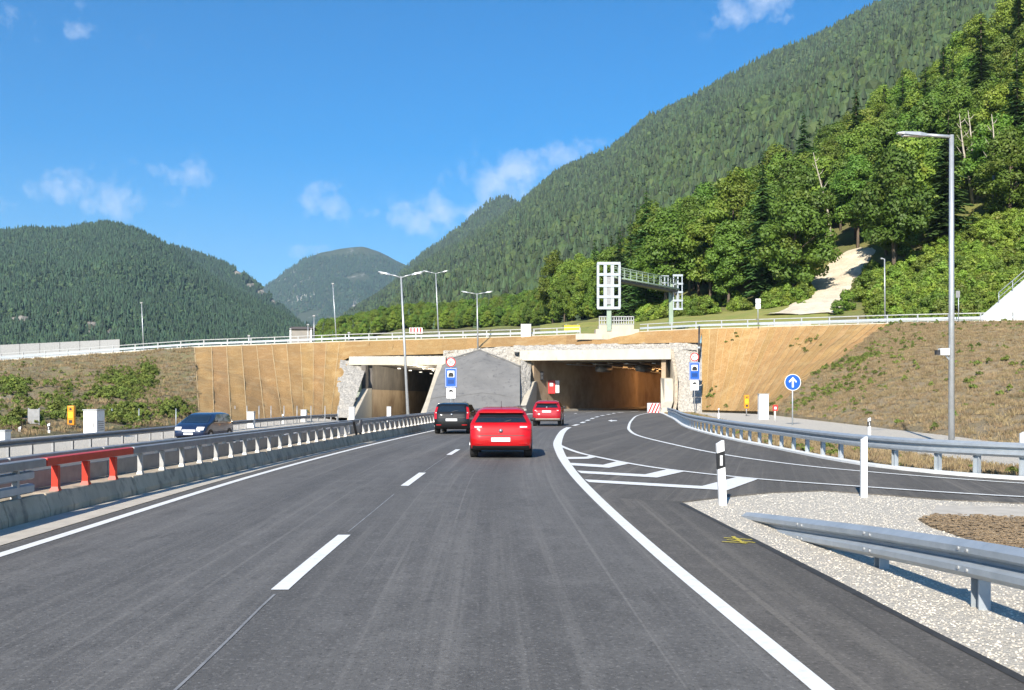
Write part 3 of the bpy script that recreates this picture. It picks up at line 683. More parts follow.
# rubble cheeks and rubble behind the lintels -----------------------
def rub(name, label, a, b, c, d, n=30, m=30, amp=.07):
    g = MB(); rows = []
    for j in range(m+1):
        r = []
        for i in range(n+1):
            p = Vector(a).lerp(Vector(b), i/n).lerp(Vector(d).lerp(Vector(c), i/n), j/m)
            k = amp*(vnoise(p.x*2+p.y, p.z*2, .8, 2)+.7*vnoise(p.x*2+p.y, p.z*2, .35, 6)); p += Vector((k*.3, -k, k*.4)); r.append(p)
        rows.append(r)
    g.grid(rows); return tag(part(g, name, MT['rubble'], None), label, 'stone wall')
rub('rubble_facing', 'pale rubble stone facing between matting and right tunnel portal', (18.1, 108.3, -.1), (21.5, 107.4, -.1), (22.3, 114.9, 7.9), (18.0, 114.6, 7.9), 50)
rub('rubble_facing', 'narrow pale rubble strip between grey wedge and right portal', (.95, 107.5, -.1), (1.9, 110, .2), (2.3, 118.4, 6.2), (1.0, 117, 6.2), 14, 30)
rub('rubble_facing', 'pale rubble stone slope left of the left tunnel mouth', (-19.1, 106.3, -.5), (-17.2, 105.7, -.5), (-17.4, 120, 5.6), (-20.6, 120, 6.2), 30, 30)
rub('rubble_course', 'thin course of rubble along the top of the left portal beam', (-19.6, 119.9, 5.9), (-7.6, 119.9, 5.9), (-7.6, 120.4, 6.66), (-19.6, 120.4, 6.6), 90, 8, .05)
rub('rubble_course', 'thin course of white rubble along the top of the right portal beam', (.2, 118.9, 7.05), (21, 113.6, 7.05), (21, 115.0, 8.0), (.2, 120.2, 7.9), 120, 8, .12)
rub('rubble_course', 'thin course of rubble behind the peak of the grey wedge', (-8.3, 119.9, 5.0), (1.3, 118.7, 5.0), (1.3, 120.4, 7.9), (-8.3, 120.8, 7.3), 60, 12, .12)
# matting strip along the crest above the portals
lo_ = [(-20.6, 119.8, 5.9), (-19.3, 120.4, 6.6), (-8.3, 120.6, 6.9), (-3.8, 121, 7.7), (.3, 120.3, 7.8), (10, 117.7, 7.9), (19, 115.1, 7.95), (21.4, 114.1, 7.9)]
hi_ = [crest(u) for u in (346, 356, 445, 480, 515, 597, 678, 703)]
t = thing('crest_matting', 'narrow tan matting strip along the crest above both portals', 'matting', (0, 120, 7.5))
def resamp(P, n):
    P = [Vector(p) for p in P]; return [Vector((x, float(np.interp(x, [p.x for p in P], [p.y for p in P])), float(np.interp(x, [p.x for p in P], [p.z for p in P])))) for x in np.linspace(P[0].x, P[-1].x, n+1)]
n = 14; A = resamp(lo_, n*6); B = resamp(hi_, n*6)
for k in range(n):
    g = MB(); g.grid([[A[k*6+i].lerp(B[k*6+i], q)+Vector((0, 0, (.12*vnoise(A[k*6+i].x, q*3, .7, k)+.05*(i == 0)) if 0 < q < 1 else 0)) for i in range(7)] for q in np.linspace(0, 1, 6)])
    part(g, 'mat_strip', MT['matting'], t, True)
# closing backs so that no sky or light leaks under the crest
g = MB(); g.grid([[p+Vector((0, .6, -.3)), Vector((p.x, p.y+2.5, 5.9))] for p in A]); struct(g, 'crest_backfill', MT['ground_soil'])

# ================================================================ median barrier
def post_mesh(name, m, z0, z1, w, d, flare=0):
    g = MB(); v = []
    for z, k in ((z0, 1+flare), (z0+.06, 1), (z1, 1)):
        v += [(-w*k/2, -d*k/2, z), (w*k/2, -d*k/2, z), (w*k/2, d*k/2, z), (-w*k/2, d*k/2, z)]
    f = [(3, 2, 1, 0), (8, 9, 10, 11)]
    for b in (0, 4): f += [(b+i, b+(i+1) % 4, b+4+(i+1) % 4, b+4+i) for i in range(4)]
    g.add(v, f); return g.mesh(name, MT[m])
PM = post_mesh('barrier_post', 'post_steel', .33, .70, .078, .065, .45); PMR = post_mesh('barrier_post_red', 'barrier_red', .33, .70, .095, .08, .4)
def heading(P, y):
    a, b = xat(P, y-.5), xat(P, y+.5); return -math.atan2(b-a, 1)
CB = [(.02, -.05), (.02, .10), (-.06, .33), (-.66, .33), (-.74, .10), (-.74, -.05)]
RAILP = [(0, .715), (0, .825), (-.03, .835), (-.11, .835), (-.14, .825), (-.14, .715)]
RAILP = [(o-.03, z) for o, z in RAILP]; RAILB = [(o-.53, z) for o, z in RAILP]
PLATE = [(-.50, .34), (-.50, .60), (-.545, .60), (-.545, .34)]
def sub(P, y0, y1): return [Vector((xat(P, y), y, 0)) for y in np.linspace(y0, y1, max(2, int((y1-y0)/1.0)+1))]
def barrier(label, y0, y1, front='galvanised_dull', posts='n', dense=False, joints=4.0):
    q = thing('median_barrier', label, 'crash barrier', (xat(BAR, y0), y0, 0), group='median barrier sections')
    y = y0
    while y < y1-.05:                                     # precast base blocks butted end to end
        e = min(y1, y+joints); g = MB(); g.sweep(sub(BAR, y+.012, e-.012), CB); part(g, 'base_block', MT['concrete'], q, bevel=.015); y = e
    if front:
        g = MB(); g.sweep(sub(BAR, y0+.02, y1-.02), RAILP); part(g, 'top_rail', MT[front], q, bevel=.01)
    g = MB(); g.sweep(sub(BAR, y0+.02, y1-.02), RAILB); part(g, 'rear_rail', MT['galvanised_dull'], q, bevel=.01)
    g = MB(); g.sweep(sub(BAR, y0+.02, y1-.02), PLATE); part(g, 'rear_plate', MT['galvanised_dull'], q)
    if dense:
        for z0, z1 in ((.37, .50), (.56, .68)):
            g = MB(); g.sweep(sub(BAR, y0+.02, y1-.3), [(-.10, z0), (-.07, z0+.02), (-.07, z1-.02), (-.10, z1), (-.16, z1), (-.16, z0)]); part(g, 'side_rail', MT['galvanised'], q)
    for off, me in ((-.11, PMR if posts == 'r' else PM), (-.61, PM)):
        for y in np.arange(y0+.45, y1-.2, 1.0 if not dense else 2.0):
            a = heading(BAR, y); o = link('post', me, q, (xat(BAR, y)+off*math.cos(a)-q.location.x, y-off*math.sin(a)*-1-q.location.y, 0), a)
    return q
barrier('grey barrier section with extra side rails at the left picture edge', -7, 14.2, dense=True)
b = barrier('short barrier section with bright red rail on three red posts', 14.2, 17.3, 'barrier_red', 'r')
barrier('long grey barrier section between the red rail and the dark joint', 17.3, 35.6)
barrier('far grey barrier section curving on towards the tunnel wedge', 37.2, 104)
# low joint piece with its dark V-shaped braces
q = thing('barrier_joint', 'dark V-braced joint piece between two grey barrier sections', 'crash barrier', (xat(BAR, 36.4), 36.4, 0))
g = MB(); g.sweep(sub(BAR, 35.62, 37.18), CB); part(g, 'base_block', MT['concrete'], q)
for s, y in ((-1, 36.0), (1, 36.8)):
    x = xat(BAR, y); g = MB(); g.tube([(x-.05, y+s*.35, .84), (x-.02, y-s*.1, .36)], .05); part(g, 'brace', MT['dark_steel'], q)
g = MB(); g.sweep(sub(BAR, 35.62, 37.18), RAILB); part(g, 'rear_rail', MT['galvanised_dull'], q)

# ================================================================ steel guard rails
WB = [(0, 0), (.045, .03), (.08, .05), (.08, .10), (.045, .125), (.0, .14), (0, .17), (.045, .185), (.08, .21), (.08, .26), (.045, .28), (0, .31),
      (-.006, .31), (.037, .277), (.072, .257), (.072, .213), (.037, .19), (-.008, .172), (-.008, .138), (.037, .12), (.072, .097), (.072, .053), (.037, .033), (-.006, 0)]
def guardrail(label, path, posts, top=.75, zt=None, flip=1, m='galvanised', name='guard_rail', bolts=None, pz=-.05):
    q = thing(name, label, 'guard rail', path[0].copy(), group=None)
    zf = zt or (lambda i: top)
    P = [Vector((p.x, p.y, p.z+zf(i)-.31)) for i, p in enumerate(path)]
    g = MB(); g.sweep(P, [(o*flip, z) for o, z in WB]); beam_ = part(g, 'beam', MT[m], q)
    for i, p in posts:
        z = p.z+zf(i)-.06
        if z-p.z < .12: continue
        t = path[min(i+1, len(path)-1)]-path[max(i-1, 0)]; a = -math.atan2(t.x, t.y)
        g = MB(); mm = Matrix.Translation((p.x, p.y, 0)) @ Matrix.Rotation(a, 4, 'Z')
        x = -.07*flip
        for bx in ((x-.05, x+.05, -.065, -.057), (x-.05, x+.05, .057, .065), (x-.004, x+.004, -.057, .057)):
            g.box(*bx, p.z+pz, z, mm)
        part(g, 'post', MT[m], q)
        if bolts:
            g = MB()
            for zz in (.075, .235):
                for yy_ in (-.07, .07): c = mm @ Vector((.08*flip, yy_, z+.06-.31+zz)); d = mm.to_3x3() @ Vector((.012*flip, 0, 0)); g.cyl(c, c+d, .016, n=8)
            part(g, 'bolts', MT['rail_pale'], beam_)
    return q
# near rail whose end dips into the gravel
NP = spl([(4.2, -6), (4.05, 0), (3.9, 4), (3.80, 7), (3.72, 9), (3.62, 11), (3.48, 13), (3.40, 14.5)], .485)
def nz_(i):
    y = NP[i].y; return float(np.interp(y, [4.6, 8.06, 10, 12, 14.0, 14.5], [.75, .54, .40, .24, .08, .03]))
pi = [min(range(len(NP)), key=lambda i: abs(NP[i].y-y)) for y in (-1.7, .2, 2.2, 4.15, 6.1, 8.06, 10.0, 11.95)]
guardrail('near galvanised guard rail dipping into the gravel island at lower right', NP, [(i, NP[i]) for i in pi], zt=nz_, flip=-1, bolts=True)
GR = [p+Vector((0, 0, 0)) for p in side(VR, .05) if p.y < 92 and p.x < 34]
GR = spl([tuple(p) for p in GR[::3]], .5)
guardrail('long galvanised guard rail on the kerb of the slip road at right', GR, [(i, GR[i]) for k_, i in enumerate(range(2, len(GR))) if (i % 2 == 0 if GR[i].y < 23 else i % 3 == 0)], flip=-1, bolts=False)
OP = spl([(-20.7, -5, -.8), (-20.6, 25, -.8), (-20.6, 53, -.8), (-20.4, 80, -.8), (-19.6, 95, -.8), (-18.3, 105, -.8)], 1)
guardrail('grey guard rail on the far edge of the opposite carriageway', OP, [(i, OP[i]) for i in range(2, len(OP), 2)], flip=1, m='galvanised_dull')
# second short rail by the emergency phone on the right
SR = spl([gp(742, 421, .1)+Vector((0, 0, -.05)), gp(736, 417.5, .1)+Vector((0, 0, -.05))], 1)

# railings of the upper road
def railing(label, us_, dD, h, m='rail_pale'):
    P = []
    for u in us_:
        c = crest(u); D = c.y+dD; P.append(Vector(((u-512)*D/F, D, c.z)))
    P = spl([tuple(p) for p in P], 1.0)
    q = thing('road_railing', label, 'railing', P[0].copy(), group=None)
    g = MB(); g.sweep(P, [(-.04, h-.09), (-.04, h), (.05, h), (.05, h-.09)]); part(g, 'top_rail', MT[m], q)
    g = MB(); g.sweep(P, [(.0, h*.36), (.0, h*.36+.24), (.05, h*.36+.24), (.05, h*.36)]); part(g, 'guard_beam', MT['galvanised'], q)
    g = MB(); g.sweep(P, [(-.25, -.3), (-.25, .12), (.35, .12), (.35, -.3)]); part(g, 'kerb', MT['concrete_pale'], q)
    me = post_mesh('railing_post', m, -.2, h-.1, .13, .13)
    for p in P[1::3]: link('post', me, q, p-q.location)
    return q
railing('pale steel railing along the crest edge of the upper road, left half', list(range(-300, 596, 20)), .7, 1.0)
railing('pale steel railing along the crest edge of the upper road, right half', list(range(640, 1500, 20)), .7, 1.0)
railing('second pale railing along the back edge of the upper road, left half', list(range(-300, 560, 20)), 9.0, 1.05)
railing('second pale railing along the back edge of the upper road, right half', list(range(760, 1500, 20)), 9.0, .95)
# ================================================================ lamps, signs, posts, cabinets
def lamp(label, base, h, arms, lean=0., name='street_lamp', r=(.11, .06), head=.75, al=1.3, rise=.25, style='wing'):
    q = thing(name, label, 'street lamp', base); tp = Vector((lean, 0, h))
    g = MB(); g.tube([(0, 0, -.1), tp*.5, tp], [r[0], (r[0]+r[1])/2, r[1]], 10); part(g, 'pole', MT['pole_steel'], q, True, False)
    g = MB(); g.cyl((0, 0, -.1), (0, 0, .06), r[0]*2, n=12); part(g, 'foot_plate', MT['galvanised_dull'], q, False, False)
    for s in arms:
        e = tp+Vector((s*al, 0, rise*.4 if style == 'wing' else 0))
        g = MB(); g.tube([tp+Vector((0, 0, -.06 if style != 'wing' else -.1)), tp.lerp(e, .5)+Vector((0, 0, -.03)), e], r[1]*.75, 7); a = part(g, 'arm', MT['pole_steel'], q, True, False)
        f = e+Vector((s*head, 0, rise*.7 if style == 'wing' else .07)); g = MB()
        d = (f-e); v = []
        for t_, w_, th in ((0, .06, .05), (.25, .15, .07), (.8, .16, .05), (1, .09, .02)):
            c = e+d*t_; v += [c+Vector((0, -w_, -th)), c+Vector((0, w_, -th)), c+Vector((0, w_*.7, th)), c+Vector((0, -w_*.7, th))]
        fc = [(3, 2, 1, 0), (12, 13, 14, 15)]
        for b_ in (0, 4, 8): fc += [(b_+i, b_+(i+1) % 4, b_+4+(i+1) % 4, b_+4+i) for i in range(4)]
        g.add(v, fc); hd = part(g, 'lamp_head', MT['pole_steel'], q, False, False, bevel=.01)
        g = MB(); c = e+d*.55; g.box(c.x-head*.26, c.x+head*.26, -.10, .10, c.z-.085, c.z-.058); part(g, 'lens', MT['lamp_clear'], hd, False, False)
    return q
bp = gp(951.5, 446.5); big = lamp('tall street lamp with one left arm and a small camera, front right slope foot', (bp.x, bp.y, -.05), 10.75, (-1,), name='street_lamp', r=(.105, .075), head=1.02, al=.85, style='flat')
g = MB(); g.box(-.42, -.1, -.12, .12, 3.18, 3.42); c_ = part(g, 'camera_housing', MT['white_plastic'], big, False, False, bevel=.02)
g = MB(); g.box(-.55, -.42, -.09, .09, 3.2, 3.36); part(g, 'camera_hood', MT['dark_steel'], c_, False, False)
g = MB(); g.tube([(-.2, 0, 3.18), (-.05, 0, 3.0), (0, 0, 3.0)], .03); part(g, 'bracket', MT['galvanised'], big, False, False)
lamp('tall double-armed street lamp standing in the median left of the wedge', (-7.25, 70, -.2), 10.35, (-1, 1), -.52, head=.85, al=.75, rise=.3)
u = 439; c = crest(u); lamp('double-armed street lamp on the upper road behind the crest railing', ((u-512)*.136, 136, c.z), 9.6, (-1, 1), -.45, head=.8, al=.9, rise=.3)
p = px(478, 349, 120.6); lamp('shortest double-armed street lamp rising above the peak of the grey wedge', (p.x, p.y, p.z-.5), 7.2, (-1, 1), -.12, head=.9, al=1.0, rise=.25)
p = px(885, 319, 108); lamp('small single street lamp in front of the gravel chute', (p.x, p.y, p.z), 6.5, (-1,), -.05, head=.3, al=.15, style='flat', r=(.08, .06))
def mast(label, u, ytop, D, r, lean=0.):
    c = crest(u); b = Vector(((u-512)*D/F, D, c.z)); h = px(u, ytop, D).z-b.z; q = thing('mast', label, 'mast', b)
    g = MB(); g.tube([(0, 0, 0), (lean*.5, 0, h*.5), (lean, 0, h)], [r, r*.8, r*.55], 8); part(g, 'pole', MT['pole_steel'], q, True, False)
    g = MB(); g.box(lean-.16, lean+.16, -.1, .1, h-.05, h+.12); part(g, 'cap', MT['galvanised_dull'], q, False, False)
mast('grey mast behind the upper railing at far left, before the dark mountain', 144, 303, 142, .10, -.35)
mast('tallest thin grey mast behind the upper railing before the valley gap', 337, 284, 142, .10, -.6)
mast('short pale mast left of the tallest thin mast', 314, 316, 142, .08)
mast('shortest pale post just right of the small grey hut', 308, 325, 142, .08)
mast('low white marker post on the upper railing above left matting', 249, 336, 128.5, .12)
mast('low white marker post on the upper railing behind the median lamp', 349, 333, 128.5, .12)

def disc(g, r, y, n=28, th=.012):
    g.cyl((0, y, 0), (0, y-th, 0), r, n=n)
def put(o, z): o.location.z = z; return o
def tunnel_sign(label, base, zc, s):
    """speed-limit roundel over a blue tunnel board and a white plate, on one post"""
    q = thing('tunnel_sign', label, 'sign', base)
    g = MB(); g.cyl((0, 0, -.1), (0, 0, zc+.55*s), .05, n=10); part(g, 'post', MT['galvanised'], q, True, False)
    g = MB(); disc(g, .46*s, -.06); d = put(part(g, 'roundel', MT['sign_red'], q, False, False), zc)
    g = MB(); disc(g, .35*s, -.074, th=.004); part(g, 'roundel_face', MT['sign_white'], d, False, False)
    tm = text_mesh('80', .56*s, MT['black_plastic']); o = link('numerals', tm, d, (0, -.085, 0)); o.rotation_euler = (R(90), 0, 0)
    b = MB(); b.box(-.58*s, .58*s, -.075, -.05, -.95*s, .95*s); bo = put(part(b, 'blue_board', MT['sign_blue'], q, False, False, bevel=.02), zc-1.5*s)
    g = MB(); g.box(-.52*s, .52*s, -.080, -.076, -.89*s, .89*s); part(g, 'border', MT['sign_white'], bo, False, False)
    g = MB(); g.box(-.49*s, .49*s, -.085, -.081, -.86*s, .86*s); part(g, 'blue_face', MT['sign_blue'], bo, False, False)
    g = MB(); g.box(-.33*s, .33*s, -.090, -.086, .02*s, .66*s); part(g, 'symbol_field', MT['sign_white'], bo, False, False)
    g = MB(); v = [(-.26*s, .06*s), (.26*s, .06*s)]+[(.26*s*math.cos(t_), (.24+.26*math.sin(t_))*s) for t_ in np.linspace(0, math.pi, 14)]
    g.add([(x, -.095, z) for x, z in v]+[(x, -.091, z) for x, z in v], [tuple(range(len(v))), tuple(range(2*len(v)-1, len(v)-1, -1))]); part(g, 'tunnel_symbol', MT['black_plastic'], bo, False, False)
    g = MB(); g.box(-.30*s, .30*s, -.090, -.086, -.62*s, -.22*s); part(g, 'distance_plate', MT['sign_blue_dark'], bo, False, False)
    w_ = MB(); w_.box(-.44*s, .44*s, -.075, -.05, -.52*s, .52*s); wo = put(part(w_, 'white_plate', MT['sign_white'], q, False, False, bevel=.02), zc-3.02*s)
    g = MB(); v = [(.24*s*math.cos(t_), .05*s+.30*s*math.sin(t_)) for t_ in np.linspace(-.15, 2.9, 14)]+[(-.08*s, .12*s), (.12*s, .14*s)]
    g.add([(x, -.083, z) for x, z in v], [tuple(range(len(v)))]); part(g, 'bent_symbol', MT['black_plastic'], wo, False, False)
    return q
tunnel_sign('tunnel and speed sign on a post before the grey wedge, left of our lanes', (px(451, 361, 86).x, 86, -.1), px(450, 361, 86).z, .88)
p = px(694.5, 357, 106.5); tunnel_sign('tunnel and speed sign beside the rubble facing right of the right portal', (p.x, p.y, 0), p.z, 1.0)
p = gp(792.5, 425.5); q = thing('arrow_sign', 'round blue sign with white upward arrow beside the slip road', 'sign', (p.x, p.y, -.02))
g = MB(); g.cyl((0, 0, -.1), (0, 0, 3.0), .04, n=10); part(g, 'post', MT['galvanised'], q, True, False)
g = MB(); disc(g, .49, -.05, 36); d = put(part(g, 'disc', MT['sign_white'], q, False, False), px(792, 382, p.y).z)
g = MB(); disc(g, .455, -.063, 36, .004); part(g, 'blue_face', MT['sign_blue'], d, False, False)
g = MB(); v = [(-.055, -.30), (.055, -.30), (.055, .12), (.20, -.02), (.24, .06), (0, .32), (-.24, .06), (-.20, -.02), (-.055, .12)]
g.add([(x, -.075, z) for x, z in v]+[(x, -.0675, z) for x, z in v], [tuple(range(9)), tuple(range(17, 8, -1))]+[(i, (i+1) % 9, 9+(i+1) % 9, 9+i) for i in range(9)]); part(g, 'arrow', MT['sign_white'], d, False, False)

def delineator(label, base, h=1.05, lean=0., band=True, s=1., yaw=0.):
    q = thing('delineator_post', label, 'delineator', base, yaw, 'white delineator posts'); w_, d_ = .06*s, .05*s
    def sec(z): x = lean*z/h; return [(x-w_, -d_, z), (x+w_, -d_, z), (x+w_*.8, d_, z), (x-w_*.8, d_, z)]
    def blk(zs, k=1.):
        v = []
        for z, dz in zs:
            a = sec(z); v += [((x-lean*z/h)*k+lean*z/h, y*k, z_+(dz if i in (1, 2) else 0)) for i, (x, y, z_) in enumerate(a)]
        g = MB(); fc = [(3, 2, 1, 0), (4, 5, 6, 7)]+[(i, (i+1) % 4, 4+(i+1) % 4, 4+i) for i in range(4)]; g.add(v, fc); return g
    part(blk([(-.1, 0), (h-.06, .06)]), 'post', MT['white_plastic'], q, False, False)
    if band:
        b = part(blk([(h*.55, .04), (h*.80, .04)], 1.04), 'black_band', MT['black_plastic'], q, False, False)
        g = MB(); x = lean*.68; g.box(x-.022*s, x+.022*s, -d_*1.04-.008, -d_*1.04-.001, h*.61, h*.77); part(g, 'reflector', MT['lamp_clear'], b, False, False)
    return q
p = gp(722.3, 503.5); delineator('white delineator post with black band at the tip of the gravel island', (p.x, p.y, -.02), 1.03, -.05, yaw=.1)
p = gp(863.5, 495.5); delineator('plain white delineator post at the top edge of the gravel island', (p.x, p.y, -.02), 1.04, .0, False, .9)
p = gp(869, 438); delineator('small banded post behind the guard rail, right of the plain white post', (p.x, p.y, 0), .85)
p = px(1022, 441, 33); delineator('white post cut by the right picture edge at the slope foot', (p.x, p.y, .0), .55, 0, False, 1.3)
p = gp(718.5, 419); delineator('small banded post behind the guard rail near the rubble facing', (p.x, p.y, .0), .85)
for k, (x, y, hh, s, band, lb) in enumerate([(49, 440, .95, .9, True, 'banded white post second from left behind the median, left carriageway edge'), (20, 441, .8, .9, False, 'slim white post right of the white box at the left picture edge'), (283, 424, .9, 1, True, 'banded white post on the verge before the left matting')]):
    D = 2.4*F/(y-HY); delineator(lb, ((x-512)*D/F, D, -.7), hh, 0, band, s*1.3)
def box_post(label, x, ytop, ybot, D, wpx, name='bollard', m='white_plastic', cat='bollard', zb=None, cap=True, grp=None):
    zb = px(x, ybot, D).z if zb is None else zb; X = (x-512)*D/F; h = px(x, ytop, D).z-zb; wd_ = wpx*D/F/2
    q = thing(name, label, cat, (X, D, zb), group=grp)
    g = MB(); g.box(-wd_, wd_, -wd_*.9, wd_*.9, 0, h); part(g, 'body', MT[m], q, False, False, bevel=wd_*.12)
    if cap: g = MB(); g.box(-wd_*1.08, wd_*1.08, -wd_, wd_, h-.03, h+.05); part(g, 'cap', MT['rail_pale'], q, False, False)
    g = MB(); g.box(-wd_*.6, wd_*.6, -wd_*.9-.01, -wd_*.9-.002, h*.25, h*.7); part(g, 'panel', MT['sign_white'], q, False, False)
    return q
box_post('white marker block before the left matting, left one of two', 251, 412, 430, 79, 7, zb=-.8, name='marker_block', cat='marker')
box_post('white marker block before the left matting, nearer the left portal', 304, 410, 428, 96, 5.5, zb=-.8, name='marker_block', cat='marker')
box_post('white marker block at the foot of the left tunnel wing', 352, 407, 425, 104.5, 5.5, zb=-.8, name='marker_block', cat='marker')
box_post('slim white marker in front of the dark left tunnel mouth', 389, 407, 424, 81, 4, zb=-.8, name='marker_block', cat='marker')
box_post('wide white box cut by the left picture edge', 1, 431, 452, 48, 14, zb=-.8, name='switch_box', cat='cabinet')
# cabinets and emergency phones
def cabinet(label, x, ytop, D, w_, h, d_, zb, name='cabinet'):
    q = thing(name, label, 'cabinet', ((x-512)*D/F, D, zb))
    g = MB(); g.box(-w_/2, w_/2, 0, d_, 0, h); b = part(g, 'case', MT['white_plastic'], q, False, False, bevel=.02)
    g = MB(); g.box(-w_/2-.04, w_/2+.04, -.04, d_+.04, h, h+.06); part(g, 'lid', MT['rail_pale'], q, False, False)
    g = MB(); g.box(-w_*.42, w_*.42, -.022, -.003, .12, h-.1); dr = part(g, 'door', MT['sign_white'], q, False, False)
    g = MB(); g.box(w_*.28, w_*.33, -.05, -.024, h*.45, h*.6); part(g, 'handle', MT['dark_steel'], dr, False, False)
    for k in range(5):
        g = MB(); g.box(w_/2+.002, w_/2+.02, d_*.15, d_*.85, h*.35+k*.12, h*.35+k*.12+.05); part(g, 'vent_slat', MT['galvanised_dull'], q, False, False)
    return q
cabinet('white control cabinet with vent slats behind the median near the orange phone', 90, 417, 56, .75, 1.75, 1.1, -.8)
cabinet('tall white control cabinet behind the guard rail left of the blue arrow sign', 764, 397, 76, .72, 1.95, .5, -.05)
cabinet('white cabinet standing on the crest between the two tunnel portals', 526, 326, 124.6, 1.25, 1.75, .9, crest(526).z-.25)
def phone(label, x, D, zb):
    q = thing('emergency_phone', label, 'emergency phone', ((x-512)*D/F, D, zb))
    g = MB(); g.cyl((0, 0, -.1), (0, 0, .75), .055, n=10); part(g, 'post', MT['galvanised_dull'], q, True, False)
    g = MB(); g.box(-.21, .21, -.13, .16, .6, 1.78); b = part(g, 'case', MT['orange'], q, False, False, bevel=.05)
    g = MB(); g.box(-.14, .14, -.145, -.132, 1.05, 1.40); part(g, 'label_plate', MT['yellow_sign'], b, False, False)
    g = MB(); g.box(-.10, .10, -.148, -.132, .74, .92); part(g, 'speaker_grille', MT['dark_steel'], b, False, False)
    g = MB(); g.cyl((0, -.14, 1.58), (0, -.155, 1.58), .07, n=12); part(g, 'lamp', MT['dark_steel'], b, False, False)
phone('orange emergency phone pillar on the left verge beside the white cabinet', 71.5, 60, -.6)
phone('orange emergency phone pillar at the foot of the right matting', 746.5, 88, .1)
p = gp(775, 421.5); q = thing('hydrant_sign', 'small red and white hydrant sign right of the tall white cabinet', 'sign', (p.x, p.y, 0))
g = MB(); g.cyl((0, 0, 0), (0, 0, 1.1), .05, n=8); part(g, 'post', MT['white_plastic'], q, True, False)
g = MB(); g.box(-.17, .17, -.09, -.05, .75, 1.15); b = part(g, 'plate', MT['sign_red'], q, False, False)
g = MB(); g.box(-.08, .08, -.098, -.092, .85, 1.02); part(g, 'symbol', MT['sign_white'], b, False, False)
# small back-of-sign boards on the left verge
q = thing('road_sign', 'grey back of a small board on two posts on the left verge', 'sign', ((34-512)*.058, 58, -.6))
for s in (-.3, .3):
    g = MB(); g.cyl((s, 0, -.1), (s, 0, 1.65), .035, n=8); part(g, 'post', MT['galvanised'], q, True, False)
g = MB(); g.box(-.34, .34, -.05, -.036, .75, 1.6); part(g, 'board', MT['galvanised_dull'], q, False, False)
# slim game-fence posts before the left bank and matting
for k, x in enumerate([58, 112, 139, 176, 235, 247, 259, 271, 284, 297, 311, 325, 338]):
    D = 70 if x < 200 else 92; q = thing('fence_post', '%s thin wire-fence post from the left before the left bank' % ('first second third fourth fifth sixth seventh eighth ninth tenth eleventh twelfth thirteenth'.split()[k]), 'fence post', ((x-512)*D/F, D, -.75), group='thin fence posts')
    g = MB(); g.cyl((0, 0, -.1), (0, 0, 1.6), .035, n=6); part(g, 'stake', MT['galvanised'], q, True, False)
    g = MB(); g.cyl((0, 0, 1.6), (0, 0, 1.64), .045, n=6); part(g, 'cap', MT['rail_pale'], q, True, False)
# two sign boards on the upper road
p = px(758, 322, 112); q = thing('road_sign', 'small white two-plate sign beside the track under the chute', 'sign', p)
g = MB(); g.cyl((0, 0, -.3), (0, 0, 2.5), .05, n=8); part(g, 'post', MT['galvanised'], q, True, False)
for z0, z1 in ((1.5, 2.05), (2.12, 2.6)):
    g = MB(); g.box(-.28, .28, -.07, -.05, z0, z1); part(g, 'plate', MT['sign_white'], q, False, False)
p = px(958.5, 320, 103); q = thing('road_sign', 'small grey sign on the upper road right of the tall lamp', 'sign', p)
g = MB(); g.cyl((0, 0, -.3), (0, 0, 3.0), .045, n=8); part(g, 'post', MT['galvanised'], q, True, False)
g = MB(); g.box(-.3, .12, -.07, -.05, 2.3, 3.0); part(g, 'plate', MT['galvanised_dull'], q, False, False)
c = crest(572); q = thing('direction_sign', 'small yellow direction board behind the upper railing left of the gantry', 'sign', ((572-512)*.135, 135, c.z))
for s in (-.8, .8):
    g = MB(); g.cyl((s, 0, -.2), (s, 0, 2.2), .05, n=8); part(g, 'post', MT['galvanised'], q, True, False)
g = MB(); g.box(-1.05, 1.05, -.08, -.05, 1.15, 2.05); b = part(g, 'board', MT['yellow_sign'], q, False, False)
g = MB(); g.box(-.98, .98, -.088, -.082, 1.2, 1.23); g.box(-.98, .98, -.088, -.082, 1.97, 2.0); part(g, 'border', MT['black_plastic'], b, False, False)

